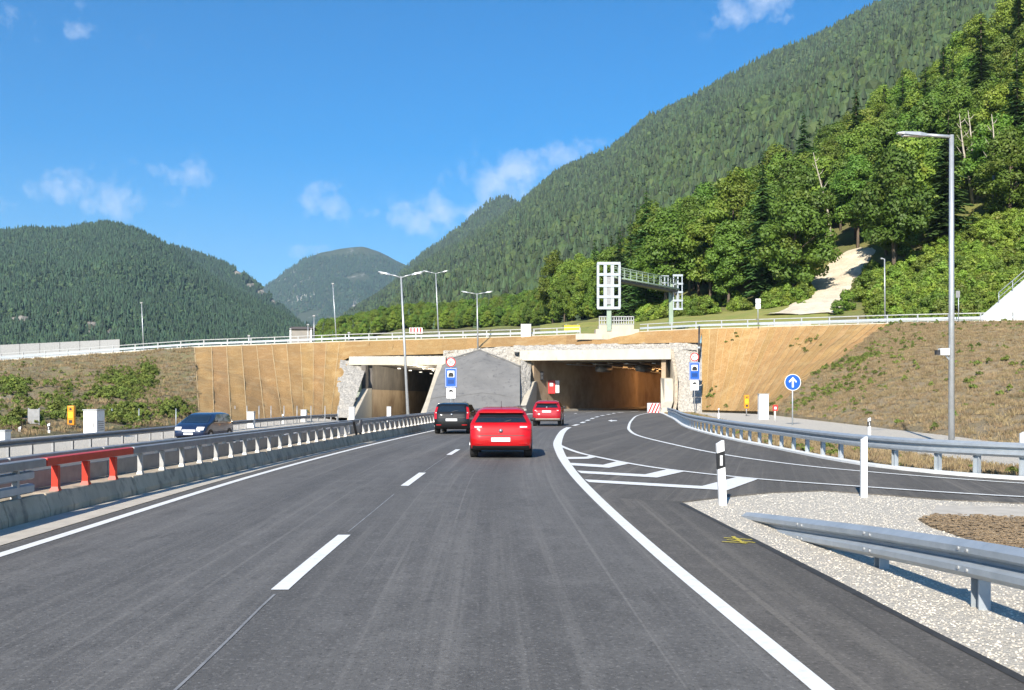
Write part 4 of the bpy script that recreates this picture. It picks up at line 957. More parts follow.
# ---- sign gantry over the upper road, seen from behind
c0 = px(609, 327, 119.5); c1 = px(671, 321, 130)
q = thing('sign_gantry', 'green-posted sign gantry with framed board backs over the upper road', 'gantry', c0)
def lb(p): return p-c0
for pt, hh in ((c0, 6.3), (c1, 4.8)):
    l_ = lb(pt); g = MB(); g.box(l_.x-.27, l_.x+.27, l_.y-.2, l_.y+.2, l_.z-.5, l_.z+hh); part(g, 'post', MT['green_steel'], q, False, False, bevel=.03)
def board(cx, D, x0, x1, y0, y1, nm, cols=4, nr=5):
    """framed back of a sign board: dark openings between broad pale stiles and rails"""
    a, b = lb(px(x0, y1, D)), lb(px(x1, y0, D)); w_ = b.x-a.x; h_ = b.z-a.z
    g = MB(); g.box(a.x+w_*.30, a.x+w_*.70, a.y+.12, a.y+.16, a.z+h_*.02, a.z+h_*.55); bd = part(g, nm, MT['galvanised_dull'], q, False, False)
    for k in range(cols):
        s = a.x+w_*(k+.0)/(cols-1); t_ = w_*(.075 if 0 < k < cols-1 else .055); g = MB(); g.box(s-t_, s+t_, a.y-.10, a.y+.11, a.z, b.z); part(g, 'stile', MT['galvanised'], bd, False, False)
    for k in range(nr):
        z = a.z+h_*k/(nr-1); g = MB(); g.box(a.x-.1, b.x+.1, a.y-.16, a.y-.103, z-h_*.03, z+h_*.03); part(g, 'cross_rail', MT['galvanised'], bd, False, False)
    if cols > 3:
        g = MB(); g.box(a.x+w_*.40, a.x+w_*.60, a.y-.08, a.y+.1, a.z+h_*.08, a.z+h_*.7); part(g, 'back_plate', MT['galvanised_dull'], bd, False, False)
    return bd
board(0, 119.2, 598, 619.5, 263.5, 308, 'sign_board'); board(0, 129.6, 673.5, 682, 275.5, 309, 'sign_board', 3, 5); board(0, 128.5, 661, 668, 276, 290, 'sign_board', 3, 3)
A0, A1 = lb(px(612, 277.5, 119.5)), lb(px(676, 289.5, 130))
up = Vector((0, 0, 1.25)); sd_ = Vector((.5, .35, 0)).cross(Vector((0, 0, 1))).normalized()*.5
for off, nm, r_ in ((Vector((0, 0, 0)), 'bottom_chord', .13), (up, 'hand_rail', .05), (up*.5, 'mid_rail', .04)):
    for s in (-1, 1):
        g = MB(); g.tube([A0+off+sd_*s, A1+off+sd_*s], r_, 6); part(g, nm, MT['green_steel'], q, True, False)
g = MB(); v = [A0-sd_, A0+sd_, A1+sd_, A1-sd_]; g.add([p+Vector((0, 0, -.12)) for p in v]+[p+Vector((0, 0, -.42)) for p in v], [(0, 1, 2, 3), (7, 6, 5, 4)]+[(i, (i+1) % 4, 4+(i+1) % 4, 4+i) for i in range(4)]); part(g, 'walkway', MT['dark_steel'], q, False, False)
for k in range(11):
    for s in (-1, 1):
        b_ = A0.lerp(A1, (k+.5)/11)+sd_*s; g = MB(); g.tube([b_-Vector((0, 0, .2)), b_+up], .055 if s < 0 else .04, 5); part(g, 'baluster', MT['green_steel'], q, False, False)
# concrete base with caged walkway at the foot of the gantry
p = px(617, 334, 120.0); q = thing('gantry_base', 'white concrete gantry base with a slatted guard cage on top', 'concrete base', p)
g = MB(); g.box(-2.6, 2.6, -.6, 1.6, -.6, .55); g2 = part(g, 'plinth', MT['concrete_pale'], q, False, False, bevel=.04)
g = MB(); g.box(-5.0, 3.6, -.75, -.62, -.7, .0); part(g, 'apron', MT['concrete_pale'], q, False, False)
g = MB(); g.box(-2.2, 2.0, -.45, 1.3, .55, 1.05); part(g, 'upper_plinth', MT['concrete_pale'], q, False, False, bevel=.04)
for z in (1.15, 1.6, 2.05):
    g = MB(); g.box(-2.15, 1.95, -.42, -.36, z-.05, z+.05); part(g, 'cage_rail', MT['rail_pale'], q, False, False)
for k in range(15):
    x = -2.15+k*4.1/14; g = MB(); g.box(x-.05, x+.05, -.35, -.29, 1.05, 2.08); part(g, 'cage_slat', MT['rail_pale'], q, False, False)
# white ramp wall at the right edge
q = thing('ramp_wall', 'white sloping ramp wall with a handrail at the right picture edge', 'wall', px(1005, 321, 112))
a = px(984, 317, 112)-q.location; b = px(1100, 218, 112)-q.location; c_ = px(1100, 322, 112)-q.location
g = MB(); prism(g, [a+Vector((0, 0, -.6)), a, b, c_+Vector((0, 0, -.6))], (0, 1.2, 0)); part(g, 'wall', MT['white_plastic'], q, False, False)
for off, r_ in ((1.15, .05), (.6, .04)):
    g = MB(); s0 = a.lerp(b, .15); g.tube([s0+Vector((0, .6, off)), b+Vector((0, .6, off))], r_, 6); part(g, 'handrail', MT['galvanised'], q, True, False)
for k in range(8):
    s0 = a.lerp(b, .15+k*.12)+Vector((0, .6, -.1)); g = MB(); g.tube([s0, s0+Vector((0, 0, 1.25))], .045, 6); part(g, 'baluster', MT['galvanised'], q, True, False)
# long low stone wall behind the upper road at far left
q = thing('parapet_wall', 'long grey parapet wall behind the upper railing at far left', 'wall', (-70, 150, 5))
for k in range(14):
    a = px(-160+k*20, 357.5-k*.95, 152); b = px(-160+k*20+19.6, 357.5-(k+.98)*.95, 152); g = MB()
    prism(g, [Vector((a.x, a.y, 2)), a+Vector((0, 0, .75)), b+Vector((0, 0, .75)), Vector((b.x, b.y, 2))], (0, .5, 0)); part(g, 'wall_panel', MT['galvanised_dull'], q)
# hut among the masts
c = px(301, 336, 150); q = thing('hut', 'small grey hut with white corner posts behind the upper railing', 'hut', c+Vector((0, 0, -2)))
g = MB(); g.box(-1.5, 1.5, 0, 3, 0, 3.0); part(g, 'wall', MT['house'], q, False, False)
g = MB(); prism(g, [(-1.8, -.3, 3.0), (-1.8, 1.5, 3.5), (-1.8, 3.3, 3.0)], (3.6, 0, 0)); part(g, 'roof', MT['roof'], q, False, False)
for s in (-1.55, 1.55):
    g = MB(); g.box(s-.12, s+.12, -.15, -.01, 0, 3.1); part(g, 'corner_post', MT['white_plastic'], q, False, False)
# traffic cones row as red barrier boards on the upper road
c = px(416, 333.5, 138); q = thing('barrier_board', 'red and white barrier board on the upper road between two lamps', 'barrier', c)
g = MB(); g.box(-.9, .9, -.05, 0, .0, .8); part(g, 'board', MT['sign_white'], q, False, False)
for k in range(4):
    g = MB(); g.box(-.8+k*.44, -.58+k*.44, -.062, -.052, .05, .75); part(g, 'red_stripe', MT['sign_red'], q, False, False)

# ================================================================ cars
def chaikin(P, n=2):
    for _ in range(n):
        Q = []
        for a, b in zip(P, P[1:]+P[:1]): Q += [(a[0]*.75+b[0]*.25, a[1]*.75+b[1]*.25), (a[0]*.25+b[0]*.75, a[1]*.25+b[1]*.75)]
        P = Q
    return P
def car(label, loc, rz, paint, W_, H_, L_, prof, belt, glass_r, lamps_r, side_w, front=None, tumble=.2, plate_z=.62, dark_lo=.36, name='car', wheel=.32, spoiler=True, bumper='black_plastic'):
    """y=0 rear, y=L front.  Side profile swept across the width with tumblehome and rounded corners"""
    q = thing(name, label, 'car', loc, rz)
    P = chaikin(prof, 2); hw = W_/2; c = (L_*.48, .62)
    def W(y, z):
        w0 = hw*(1-.13*max(0, (y-L_*.80)/(L_*.2))**2-.09*max(0, (L_*.10-y)/(L_*.10))**2)
        if z > belt: w0 *= 1-tumble*(z-belt)/(H_-belt)
        else: w0 *= 1-.07*max(0, (.55-z)/.5)**2+.012*math.sin(max(0, min(1, (z-.3)/(belt-.3)))*math.pi)
        return w0
    def ins(p, k):
        d = Vector((c[0]-p[0], c[1]-p[1])); k = k/d.length; return (p[0]+(c[0]-p[0])*k, p[1]+(c[1]-p[1])*k)
    def inset(qv): a = abs(qv); return .10*max(0, (a-.72)/.28)**2.2
    QS = [-1, -.97, -.92, -.84, -.7, -.45, -.15, .15, .45, .7, .84, .92, .97, 1]
    g = MB(); rows = []
    for p in P+P[:1]:
        r = []
        for s in QS: z_ = ins(p, inset(s)); r.append((s*W(*z_), z_[0], z_[1]))
        rows.append(r)
    g.grid(rows)
    for sg in (-1, 1):
        rr = []
        for k in (0, .18, .4, .65, .85, .995):
            r = []
            for p in P+P[:1]:
                e = ins(p, .10); z_ = (e[0]+(c[0]-e[0])*k, e[1]+(c[1]-e[1])*k); r.append((sg*W(*z_), z_[0], z_[1]))
            rr.append(r)
        g.grid(rr)
    bm_me = g.mesh('body', MT[paint], True)
    bm = bmesh.new(); bm.from_mesh(bm_me); bmesh.ops.remove_doubles(bm, verts=bm.verts, dist=.0015); bmesh.ops.recalc_face_normals(bm, faces=bm.faces); bm.to_mesh(bm_me); bm.free()
    body = link('body', bm_me, q)
    def prof_at(z, rear=True):
        """y of the profile at height z on the rear (or front) side"""
        best = None
        for a, b in zip(P, P[1:]+P[:1]):
            if (a[1]-z)*(b[1]-z) <= 0 and a[1] != b[1]:
                y = a[0]+(b[0]-a[0])*(z-a[1])/(b[1]-a[1])
                if best is None or (y < best if rear else y > best): best = y
        return best if best is not None else 0
    def patch(nm, z0, z1, q0, q1, m, off=.012, rear=True, nz_=5, nq=7, par=q, taper=0):
        g = MB(); rows = []
        for z in np.linspace(z0, z1, nz_):
            y = prof_at(z, rear); r = []; y2 = prof_at(z+.01, rear)
            t = (z-z0)/max(1e-6, z1-z0)
            for s in np.linspace(q0+taper*t*(1 if q0 < 0 else 0), q1-taper*t*(1 if q1 > 0 else 0), nq):
                z_ = ins((y, z), inset(s)); n_ = Vector(((y2-y), .01)).normalized(); ny = -n_[1] if rear else n_[1]; nzz = n_[0] if rear else -n_[0]
                x = s*W(*z_); r.append((x+math.copysign(off*.8 if abs(s) > .8 else 0, s), z_[0]+ny*off, z_[1]+nzz*off))
            rows.append(r)
        g.grid(rows); return part(g, nm, MT[m], par, True, False)
    gl = patch('rear_window', glass_r[0], glass_r[1], -glass_r[2], glass_r[2], 'car_glass', taper=.05, nz_=8)
    patch('rear_bumper', dark_lo-.14, dark_lo, -.96, .96, bumper, off=.010, nq=15)
    for s in (-1, 1):
        a, b = sorted((s*lamps_r[2], s*.985)); lo = patch('tail_lamp', lamps_r[0], lamps_r[1], a, b, 'tail_lamp', off=.014)
        mz = (lamps_r[0]+lamps_r[1])/2; a, b = sorted((s*(lamps_r[2]+.06), s*.86)); patch('reversing_lens', mz-.016, mz+.022, a, b, 'lamp_clear', off=.02, nz_=2, par=lo)
    y = prof_at(plate_z); g = MB(); g.box(-.26, .26, y-.035, y-.018, plate_z-.055, plate_z+.055); part(g, 'number_plate', MT['sign_white'], q, False, False)
    y = prof_at(plate_z+.22); g = MB(); g.cyl((0, y-.012, plate_z+.24), (0, y-.03, plate_z+.24), .055, n=14); part(g, 'badge', MT['rim'], q, True, False)
    g = MB(); y = prof_at(glass_r[0]+.04); g.tube([(.0, y-.03, glass_r[0]+.0), (.28, y-.0, glass_r[0]+.07)], .012, 5); part(g, 'wiper', MT['black_plastic'], q, False, False)
    for s in (-1, 1):
        a, b = sorted((s*.62, s*.90)); patch('bumper_reflector', dark_lo+.05, dark_lo+.085, a, b, 'tail_lamp', off=.014, nz_=2)
    patch('plate_recess', plate_z-.09, plate_z+.085, -.40, .40, paint, off=.006, nz_=3, nq=9)
    g = MB(); rows = [[(s*W(prof_at(z_), z_)*1.0, prof_at(z_)-.012, z_) for s in np.linspace(-.8, .8, 9)] for z_ in (plate_z+.105, plate_z+.118)]; g.grid(rows); part(g, 'tailgate_gap', MT['black_plastic'], q, True, False)
    if spoiler:
        yt = prof_at(glass_r[1]+.02); wt = W(yt, glass_r[1])*.9; g = MB(); g.box(-wt, wt, yt-.16, yt+.1, glass_r[1]+.005, glass_r[1]+.045); part(g, 'roof_spoiler', MT[paint], q, False, False, bevel=.015)
        g = MB(); g.box(-.14, .14, yt-.168, yt-.161, glass_r[1]+.012, glass_r[1]+.035); part(g, 'brake_light', MT['tail_lamp'], q, False, False)
    g = MB(); g.tube([(0, L_*.26, H_-.02), (0, L_*.2, H_+.16)], .008, 4); part(g, 'aerial', MT['black_plastic'], q, False, False)
    for sg in (-1, 1):
        for (y0, y1, yl0, yl1) in side_w:                 # side windows: (top rear, top front, low rear, low front)
            g = MB(); rows = []
            for t in np.linspace(0, 1, 5):
                z = belt+.02+(H_-.13-belt)*t; a = yl0+(y0-yl0)*t; b = yl1+(y1-yl1)*t
                rows.append([(sg*(W(y_, z)+.009), y_, z) for y_ in np.linspace(a, b, 7)])
            g.grid(rows); part(g, 'side_window', MT['car_glass'], q, True, False)
        y_ = side_w[0][3] if len(side_w) == 1 else max(s[3] for s in side_w)
        m0 = Vector((sg*(W(y_, belt)+.02), y_-.15, belt+.07)); g = MB(); g.box(*sorted((m0.x-sg*.03, m0.x+sg*.13)), m0.y-.04, m0.y+.05, m0.z-.05, m0.z+.06); part(g, 'door_mirror', MT['black_plastic'], q, False, False, bevel=.03)
        for yw in (L_*.185, L_*.80):
            xo = W(yw, .4)
            g = MB(); v = []
            n = 22
            for k in range(n+1):
                t = math.pi*(-.12+1.24*k/n)
                for rr_ in (wheel*.8, wheel*1.19): v.append((sg*(W(yw+rr_*math.cos(t), max(.2, wheel+rr_*math.sin(t)))+.006), yw+rr_*math.cos(t), wheel+rr_*math.sin(t)))
            g.add(v, [(2*k, 2*k+1, 2*k+3, 2*k+2) for k in range(n)]); part(g, 'wheel_arch', MT['black_plastic'], q, True, False)
            g = MB(); g.cyl((sg*(xo-.21), yw, wheel), (sg*(xo+.012), yw, wheel), wheel, n=24); wh = part(g, 'wheel', MT['rubber'], q, False, False, bevel=.03)
            g = MB(); g.cyl((sg*(xo+.008), yw, wheel), (sg*(xo+.024), yw, wheel), wheel*.66, n=20); part(g, 'rim', MT['rim'], wh, False, False)
    if front:
        patch('windscreen', front['glass'][0], front['glass'][1], -.86, .86, 'car_glass', rear=False, nz_=8, taper=.03)
        for s in (-1, 1):
            a, b = sorted((s*.52, s*.97)); patch('headlamp', front['lamp'][0], front['lamp'][1], a, b, 'lamp_clear', rear=False, off=.014)
        patch('grille', front['grille'][0], front['grille'][1], -.45, .45, 'rim', rear=False, off=.014, nq=9)
        patch('front_bumper', .24, .36, -.8, .8, 'black_plastic', rear=False, off=.01, nq=9)
        y = prof_at(.48, False); g = MB(); g.box(-.26, .26, y+.016, y+.032, .43, .54); part(g, 'number_plate', MT['sign_white'], q, False, False)
    return q
HATCH = [(.22, .24), (.04, .28), (.0, .42), (.0, .60), (.06, .72), (.10, .86), (.17, .97), (.56, 1.27), (.66, 1.36), (1.25, 1.42), (2.0, 1.42), (2.5, 1.34), (3.15, .98), (3.7, .90), (4.12, .77), (4.28, .6), (4.3, .42), (4.2, .24), (3.6, .20), (.8, .20)]
SUV = [(.2, .34), (.04, .38), (.0, .52), (.0, .70), (.05, .82), (.09, .94), (.16, 1.02), (.44, 1.34), (.54, 1.44), (1.1, 1.50), (2.0, 1.50), (2.5, 1.40), (3.1, 1.05), (3.7, .98), (4.08, .84), (4.2, .66), (4.22, .48), (4.12, .30), (3.5, .26), (.8, .26)]
MPV = [(.2, .26), (.04, .30), (.0, .46), (.0, .64), (.03, .80), (.06, .92), (.11, .99), (.32, 1.30), (.42, 1.39), (1.1, 1.45), (2.1, 1.44), (2.6, 1.36), (3.4, 1.0), (3.8, .90), (4.12, .76), (4.24, .6), (4.26, .42), (4.16, .25), (3.5, .2), (.8, .2)]
SW3 = [(.78, 1.5, .55, 1.5), (1.56, 2.35, 1.56, 2.95)]
car('bright red hatchback directly ahead in our lane', (-.31, 27.5, 0), -.005, 'car_red', 1.72, 1.42, 4.3, HATCH, .95, (.99, 1.245, .86), (.80, .93, .58), SW3, plate_z=.53, tumble=.30)
car('black compact people carrier ahead in the left lane', (-2.76, 45.6, 0), -.05, 'car_black', 1.66, 1.45, 4.26, MPV, .97, (1.02, 1.28, .80), (.70, 1.25, .86), SW3, plate_z=.66, spoiler=False, tumble=.18)
car('smaller crimson SUV ahead, nearest the right tunnel mouth', (2.0, 58.0, 0), -.10, 'car_crimson', 1.66, 1.50, 4.22, SUV, 1.0, (1.07, 1.32, .82), (.84, .98, .70), SW3, plate_z=.86, dark_lo=.46, bumper='concrete_strip', tumble=.24)
car('dark blue compact car approaching on the opposite carriageway', (-16.9, 53.5+4.3, -.75), math.pi-.10, 'car_blue', 1.78, 1.60, 4.3, [(x*1.01, z*1.10) for x, z in MPV], 1.06, (1.1, 1.4, .8), (.8, 1.2, .84), SW3, front=dict(glass=(1.06, 1.46), lamp=(.66, .84), grille=(.60, .70)), spoiler=False, tumble=.22)
# dark down-pipe at the joint of rubble facing and matting
q = thing('drain_pipe', 'thin dark upright pipe above the right tunnel sign at the matting edge', 'pipe', px(698.5, 368, 112.2))
g = MB(); g.tube([(0, 0, 0), (.05, 0, 2.4), (.1, 0.1, 4.7)], .10, 8); part(g, 'pipe', MT['dark_steel'], q, True, False)
g = MB(); g.box(-.16, .16, -.14, .14, 2.2, 2.4); part(g, 'bracket', MT['galvanised'], q, False, False)
# ================================================================ vegetation prototypes
rng = np.random.default_rng(11)
def quads_mesh(name, C, A, B, m, extra=None):
    n = len(C); V = np.empty((n, 4, 3)); V[:, 0] = C-A-B; V[:, 1] = C+A-B*.6; V[:, 2] = C+A*.7+B; V[:, 3] = C-A*.8+B*.8
    v = V.reshape(-1, 3); f = np.arange(n*4).reshape(-1, 4)
    me = bpy.data.meshes.new(name); me.from_pydata(v.tolist(), [], f.tolist()); me.materials.append(MT[m]); me.update(); return me
def unit(n):
    v = rng.normal(size=(n, 3)); return v/np.linalg.norm(v, axis=1)[:, None]
def leaf_crown(name, H, rad, base, ncl, nlf, leaf, m, squash=1., lowfill=.25):
    """leaf-sized faces gathered in clumps through an uneven crown volume"""
    C = []; 
    for k in range(ncl):
        d = unit(1)[0]; r = rng.uniform(.45, 1)**.6; t = (d[2]+1)/2
        taper = .55+.45*math.sin(min(1, t*1.15+.12)*math.pi)
        c = np.array([d[0]*rad*r*taper, d[1]*rad*r*taper, base+(H-base)*(.5+.5*d[2]*r*.97)])
        cr = rad*rng.uniform(.20, .38)
        n = int(nlf*(cr/rad/.29)**2); u = unit(n); rr = cr*rng.uniform(.55, 1.08, n)**.7
        p = c+u*rr[:, None]*np.array([1, 1, .72]); p[:, 2] -= .12*cr*(u[:, 0]**2+u[:, 1]**2)
        C.append(np.hstack([p, u]))
    C = np.vstack(C); nrm = C[:, 3:]+unit(len(C))*.75; nrm[:, 2] += .35; nrm /= np.linalg.norm(nrm, axis=1)[:, None]
    a = np.cross(nrm, unit(len(C))); a /= np.linalg.norm(a, axis=1)[:, None]; b = np.cross(nrm, a); s = leaf*rng.uniform(.55, 1.25, (len(C), 1))
    return quads_mesh(name, C[:, :3], a*s, b*s*.75, m)
def spruce_crown(name, H, rad, base, m, tiers=30, nb=9, droop=.28):
    C, A, B = [], [], []
    for k in range(tiers):
        t = k/(tiers-1); z = base+(H-base)*t; r0 = rad*(1-t)**.82*(.82+.3*rng.random())+.12; n = max(4, int(nb*(1-.45*t)))
        ph = rng.random()*6.28
        for j in range(n):
            an = ph+6.283*j/n+rng.normal()*.16; r = r0*rng.uniform(.55, 1.18); d = np.array([math.cos(an), math.sin(an), 0]); sd = np.array([-d[1], d[0], 0])
            ns = max(3, int(r/.42)); zj = rng.normal()*.42; dr = droop*rng.uniform(.5, 1.7)
            for i in range(ns):
                q = (i+.6)/ns; p = d*r*q+np.array([0, 0, z+zj-dr*r*q**1.4+.10*r*max(0, q-.75)+rng.normal()*.12])
                w = .34*r*(1-q*.62)*rng.uniform(.6, 1.2)/max(1, r*.45)+.12
                for sg in (-1, 1):
                    C.append(p+sd*sg*w*.62); A.append(sd*sg*w*.75+d*w*.3+np.array([0, 0, -w*.35])); B.append(d*r/ns*.62+np.array([0, 0, -droop*r/ns*.5]))
    return quads_mesh(name, np.array(C), np.array(A), np.array(B), m)
def trunk_mesh(name, H, r, m, limbs=6, crown=4., seed=0, bend=.5):
    rg = random.Random(seed); g = MB(); pts = [(bend*math.sin(k*.7+seed)*k/6*.5, bend*math.cos(k*.9+seed)*k/6*.5, H*k/6) for k in range(7)]
    pts[0] = (0, 0, -1.2); g.tube(pts, [r*(1.25, .95, .85, .7, .52, .34, .12)[k] for k in range(7)], 8)
    for k in range(limbs):
        t = rg.uniform(.35, .85); i = int(t*6); p = Vector(pts[i]).lerp(Vector(pts[min(6, i+1)]), t*6-i); a = rg.uniform(0, 6.28); l_ = crown*rg.uniform(.45, .85)*(1.15-t*.6)
        g.tube([p, p+Vector((math.cos(a)*l_*.5, math.sin(a)*l_*.5, l_*.42)), p+Vector((math.cos(a)*l_, math.sin(a)*l_, l_*.75))], [r*.34, r*.22, r*.05], 5)
    return g.mesh(name, MT[m], True)
BROAD = []
for k, (H, rad, b) in enumerate([(19, 5.4, 3.2), (17, 5.8, 2.2), (22, 5.6, 5.0), (18, 4.8, 3.6)]):
    BROAD.append((H, [leaf_crown('broadleaf_crown', H, rad, b, 64, 250, .21, m) for m in ('leaf_broad', 'leaf_lime')], trunk_mesh('broadleaf_trunk', H*.86, .30, 'bark', 8, rad, k)))
SPR = []
for k, (H, rad) in enumerate([(25, 3.9), (22, 3.6), (27, 4.2)]):
    SPR.append((H, spruce_crown('spruce_crown', H, rad, 1.6+k*.8, 'leaf_spruce', 32, 10), trunk_mesh('spruce_trunk', H*.97, .27, 'bark', 0, 1, k+9, .2)))
BUSH = [leaf_crown('bush_foliage', 2.4, 1.7, .1, 24, 80, .115, 'leaf_bush'), leaf_crown('bush_foliage', 3.0, 1.6, .1, 22, 80, .12, 'leaf_bush'), leaf_crown('bush_foliage', 1.8, 1.9, .05, 22, 80, .11, 'leaf_bush')]

# ---------------------------------------------------------------- individual trees of the wood on the near hillside
DST = [(560, 0), (880, 0), (900, 8), (950, 26), (1024, 34), (1150, 36)]           # the shrubs below keep the trees this far up the slope
ORD = 'first second third fourth fifth sixth seventh eighth ninth tenth eleventh twelfth thirteenth fourteenth fifteenth sixteenth seventeenth eighteenth nineteenth'.split()
def ordn(k):
    if k < 19: return ORD[k]
    tens = ['twentieth', 'thirtieth', 'fortieth', 'fiftieth', 'sixtieth']; tn = ['twenty', 'thirty', 'forty', 'fifty', 'sixty']; n = k+1
    return tens[n//10-2] if n % 10 == 0 else tn[n//10-2]+'-'+ORD[n % 10-1]
PALE = [(831, 243, 19, -3.6), (826, 240, 15, -4.6), (972, 203, 16, -2.6), (978, 200, 16, -2.2), (996, 216, 17, -1.0), (690, 300, 12, -.8)]
pale_at = [hit(u, y) for u, y, _, _ in PALE]
spots = []
tries = 0
while tries < 16000 and len(spots) < 298:
    tries += 1; u = random.uniform(552, 1105); d0 = tab(D0, u)+2+tab(DST, u); d1 = tab(D1, u)+14; D = d0+(d1-d0)*random.random()**1.15
    X = (u-512)*D/F; ms = 6.2+.8*(D-150)/100
    if any((X-s[0])**2+(D-s[1])**2 < ms*ms for s in spots): continue
    if any(abs(u-(512+p.x*F/p.y)-(-6)) < 17 and p.y-32 < D < p.y+1.5 for p in pale_at): continue
    if 806 < u < 884 and D < hit(max(850, min(u, 872)), 254).y+4 : continue
    spots.append((X, D, hz(u, D), u))
spots.sort(key=lambda s: s[1]-tab(D0, s[3])-tab(DST, s[3]))
rows_ = [spots[i:i+41] for i in range(0, len(spots), 41)]
for ri, row in enumerate(rows_):
    row.sort(key=lambda s: s[3])
    for k, (X, D, z, u) in enumerate(row):
        yg = HY-(z-CH)*F/D
        psp = .13+(.30 if 600 < u < 660 else 0)+(.20 if u > 855 and yg > 150 else 0)-(.08 if 690 < u < 850 else 0)
        if random.random() < psp:
            H, cr, tr = random.choice(SPR); lb_ = 'dark narrow spruce'; nm = 'spruce_tree'
        else:
            H, crs, tr = random.choice(BROAD); lime = random.random() < (.62 if (yg < 190 and u > 770) or u < 640 else .22); cr = crs[1 if lime else 0]
            lb_ = 'yellowish green broadleaf tree' if lime else 'full green broadleaf tree'; nm = 'broadleaf_tree'
        s = random.uniform(.78, 1.12)*(.9 if u < 640 else 1)
        t = thing(nm, '%s, %s from the left in the %s row up the wooded slope' % (lb_, ordn(k), ORD[ri]), 'tree', (X, D, z-.2), random.uniform(0, 6.28), 'trees of the hillside wood')
        t.scale = (s*random.uniform(.92, 1.1), s*random.uniform(.92, 1.1), s)
        link('trunk', tr, t); link('crown', cr, t)
# pale, almost bare trunks at the wood's edge
for k, ((u, y, H, ln), p) in enumerate(zip(PALE, pale_at)):
    t = thing('bare_tree', ('tall pale bare trunk leaning left above the gravel chute', 'forked pale bare trunk just left of the tallest bare trunk', 'pale bare trunk in the dark wood right of the tall lamp', 'second pale trunk close beside another right of the tall lamp', 'thin straight pale trunk at the far right of the dark wood', 'short pale trunk beside the gantry')[k], 'tree', p, group='pale bare trunks')
    g = MB(); pts = [Vector((ln*(q**1.2)+.25*math.sin(q*5+k), -.3*q, H*q-.8*(q == 0))) for q in np.linspace(0, 1, 7)]; g.tube(pts, [.30, .27, .24, .20, .15, .10, .04], 7); part(g, 'trunk', MT['bark_pale'], t, True, False)
    g = MB()
    for j in range(7):
        q = .45+j*.075; b = pts[0].lerp(pts[-1], q); s = -1 if j % 2 else 1; l_ = 2.6*(1.2-q); g.tube([b, b+Vector((s*l_*.6, -.3, l_*.5)), b+Vector((s*l_, -.2, l_*1.2))], [.09, .06, .02], 5)
    part(g, 'branches', MT['bark_pale'], t, True, False)
# bushes one can pick out at the foot of the slope
for k, (u, y, s, lb_) in enumerate([(727, 304, 1.5, 'round dark bush on the meadow between gantry and chute'), (846, 312, 1.0, 'low bush at the right foot of the gravel chute'), (858, 302, 1.15, 'bush on the right rim of the gravel chute, middle one'), (866, 290, 1.2, 'bush on the right rim of the gravel chute, topmost'), (836, 316, .7, 'smallest bush at the very foot of the gravel chute')]):
    p = hit(u, y); t = thing('bush', lb_, 'bush', p, random.random()*6, 'single bushes'); t.scale = (s, s, s*.95)
    link('foliage', BUSH[k % 3], t); g = MB(); g.tube([(0, 0, -.3), (.1, 0, .6), (.0, .1, 1.3)], [.07, .05, .02], 5); part(g, 'stem', MT['bark'], t, True, False)

# ================================================================ scattered stuff (countless)
def proto(name, me): return bpy.data.objects.new(name, me)       # not linked: only a source for the instances
def scatter(name, label, pts, scales, kinds, protos, cat=None, tilt=None):
    n = len(pts)
    if n == 0: return
    me = bpy.data.meshes.new(name); me.from_pydata([tuple(p) for p in pts], [], [])
    at_ = me.attributes.new('sc', 'FLOAT', 'POINT'); at_.data.foreach_set('value', np.asarray(scales, dtype=np.float32))
    at_ = me.attributes.new('rz', 'FLOAT', 'POINT'); at_.data.foreach_set('value', rng.uniform(0, 6.28, n).astype(np.float32))
    at_ = me.attributes.new('kd', 'INT', 'POINT'); at_.data.foreach_set('value', np.asarray(kinds, dtype=np.int32))
    o = link(name, me); o['kind'] = 'stuff'; o['label'] = label
    if cat: o['category'] = cat
    ng = bpy.data.node_groups.new(name, 'GeometryNodeTree')
    ng.interface.new_socket('Geometry', in_out='INPUT', socket_type='NodeSocketGeometry'); ng.interface.new_socket('Geometry', in_out='OUTPUT', socket_type='NodeSocketGeometry')
    nn = ng.nodes.new; ll = ng.links.new; gi = nn('NodeGroupInput'); go = nn('NodeGroupOutput'); jn = nn('GeometryNodeJoinGeometry')
    def attr(nm, ty):
        a = nn('GeometryNodeInputNamedAttribute'); a.data_type = ty; a.inputs['Name'].default_value = nm; return a.outputs['Attribute']
    sc_, rz_, kd_ = attr('sc', 'FLOAT'), attr('rz', 'FLOAT'), attr('kd', 'INT')
    cx = nn('ShaderNodeCombineXYZ'); ll(rz_, cx.inputs['Z'])
    for k, p in enumerate(protos):
        oi = nn('GeometryNodeObjectInfo'); oi.inputs['Object'].default_value = p; oi.inputs['As Instance'].default_value = True
        cp = nn('FunctionNodeCompare'); cp.data_type = 'INT'; cp.operation = 'EQUAL'
        ll(kd_, [s for s in cp.inputs if s.enabled and s.name == 'A'][0]); [s for s in cp.inputs if s.enabled and s.name == 'B'][0].default_value = k
        ip = nn('GeometryNodeInstanceOnPoints'); ll(gi.outputs[0], ip.inputs['Points']); ll(oi.outputs['Geometry'], ip.inputs['Instance'])
        ll(cp.outputs[0], ip.inputs['Selection']); ll(cx.outputs[0], ip.inputs['Rotation']); ll(sc_, ip.inputs['Scale']); ll(ip.outputs[0], jn.inputs[0])
    ll(jn.outputs[0], go.inputs[0]); md = o.modifiers.new('scatter', 'NODES'); md.node_group = ng
    return o
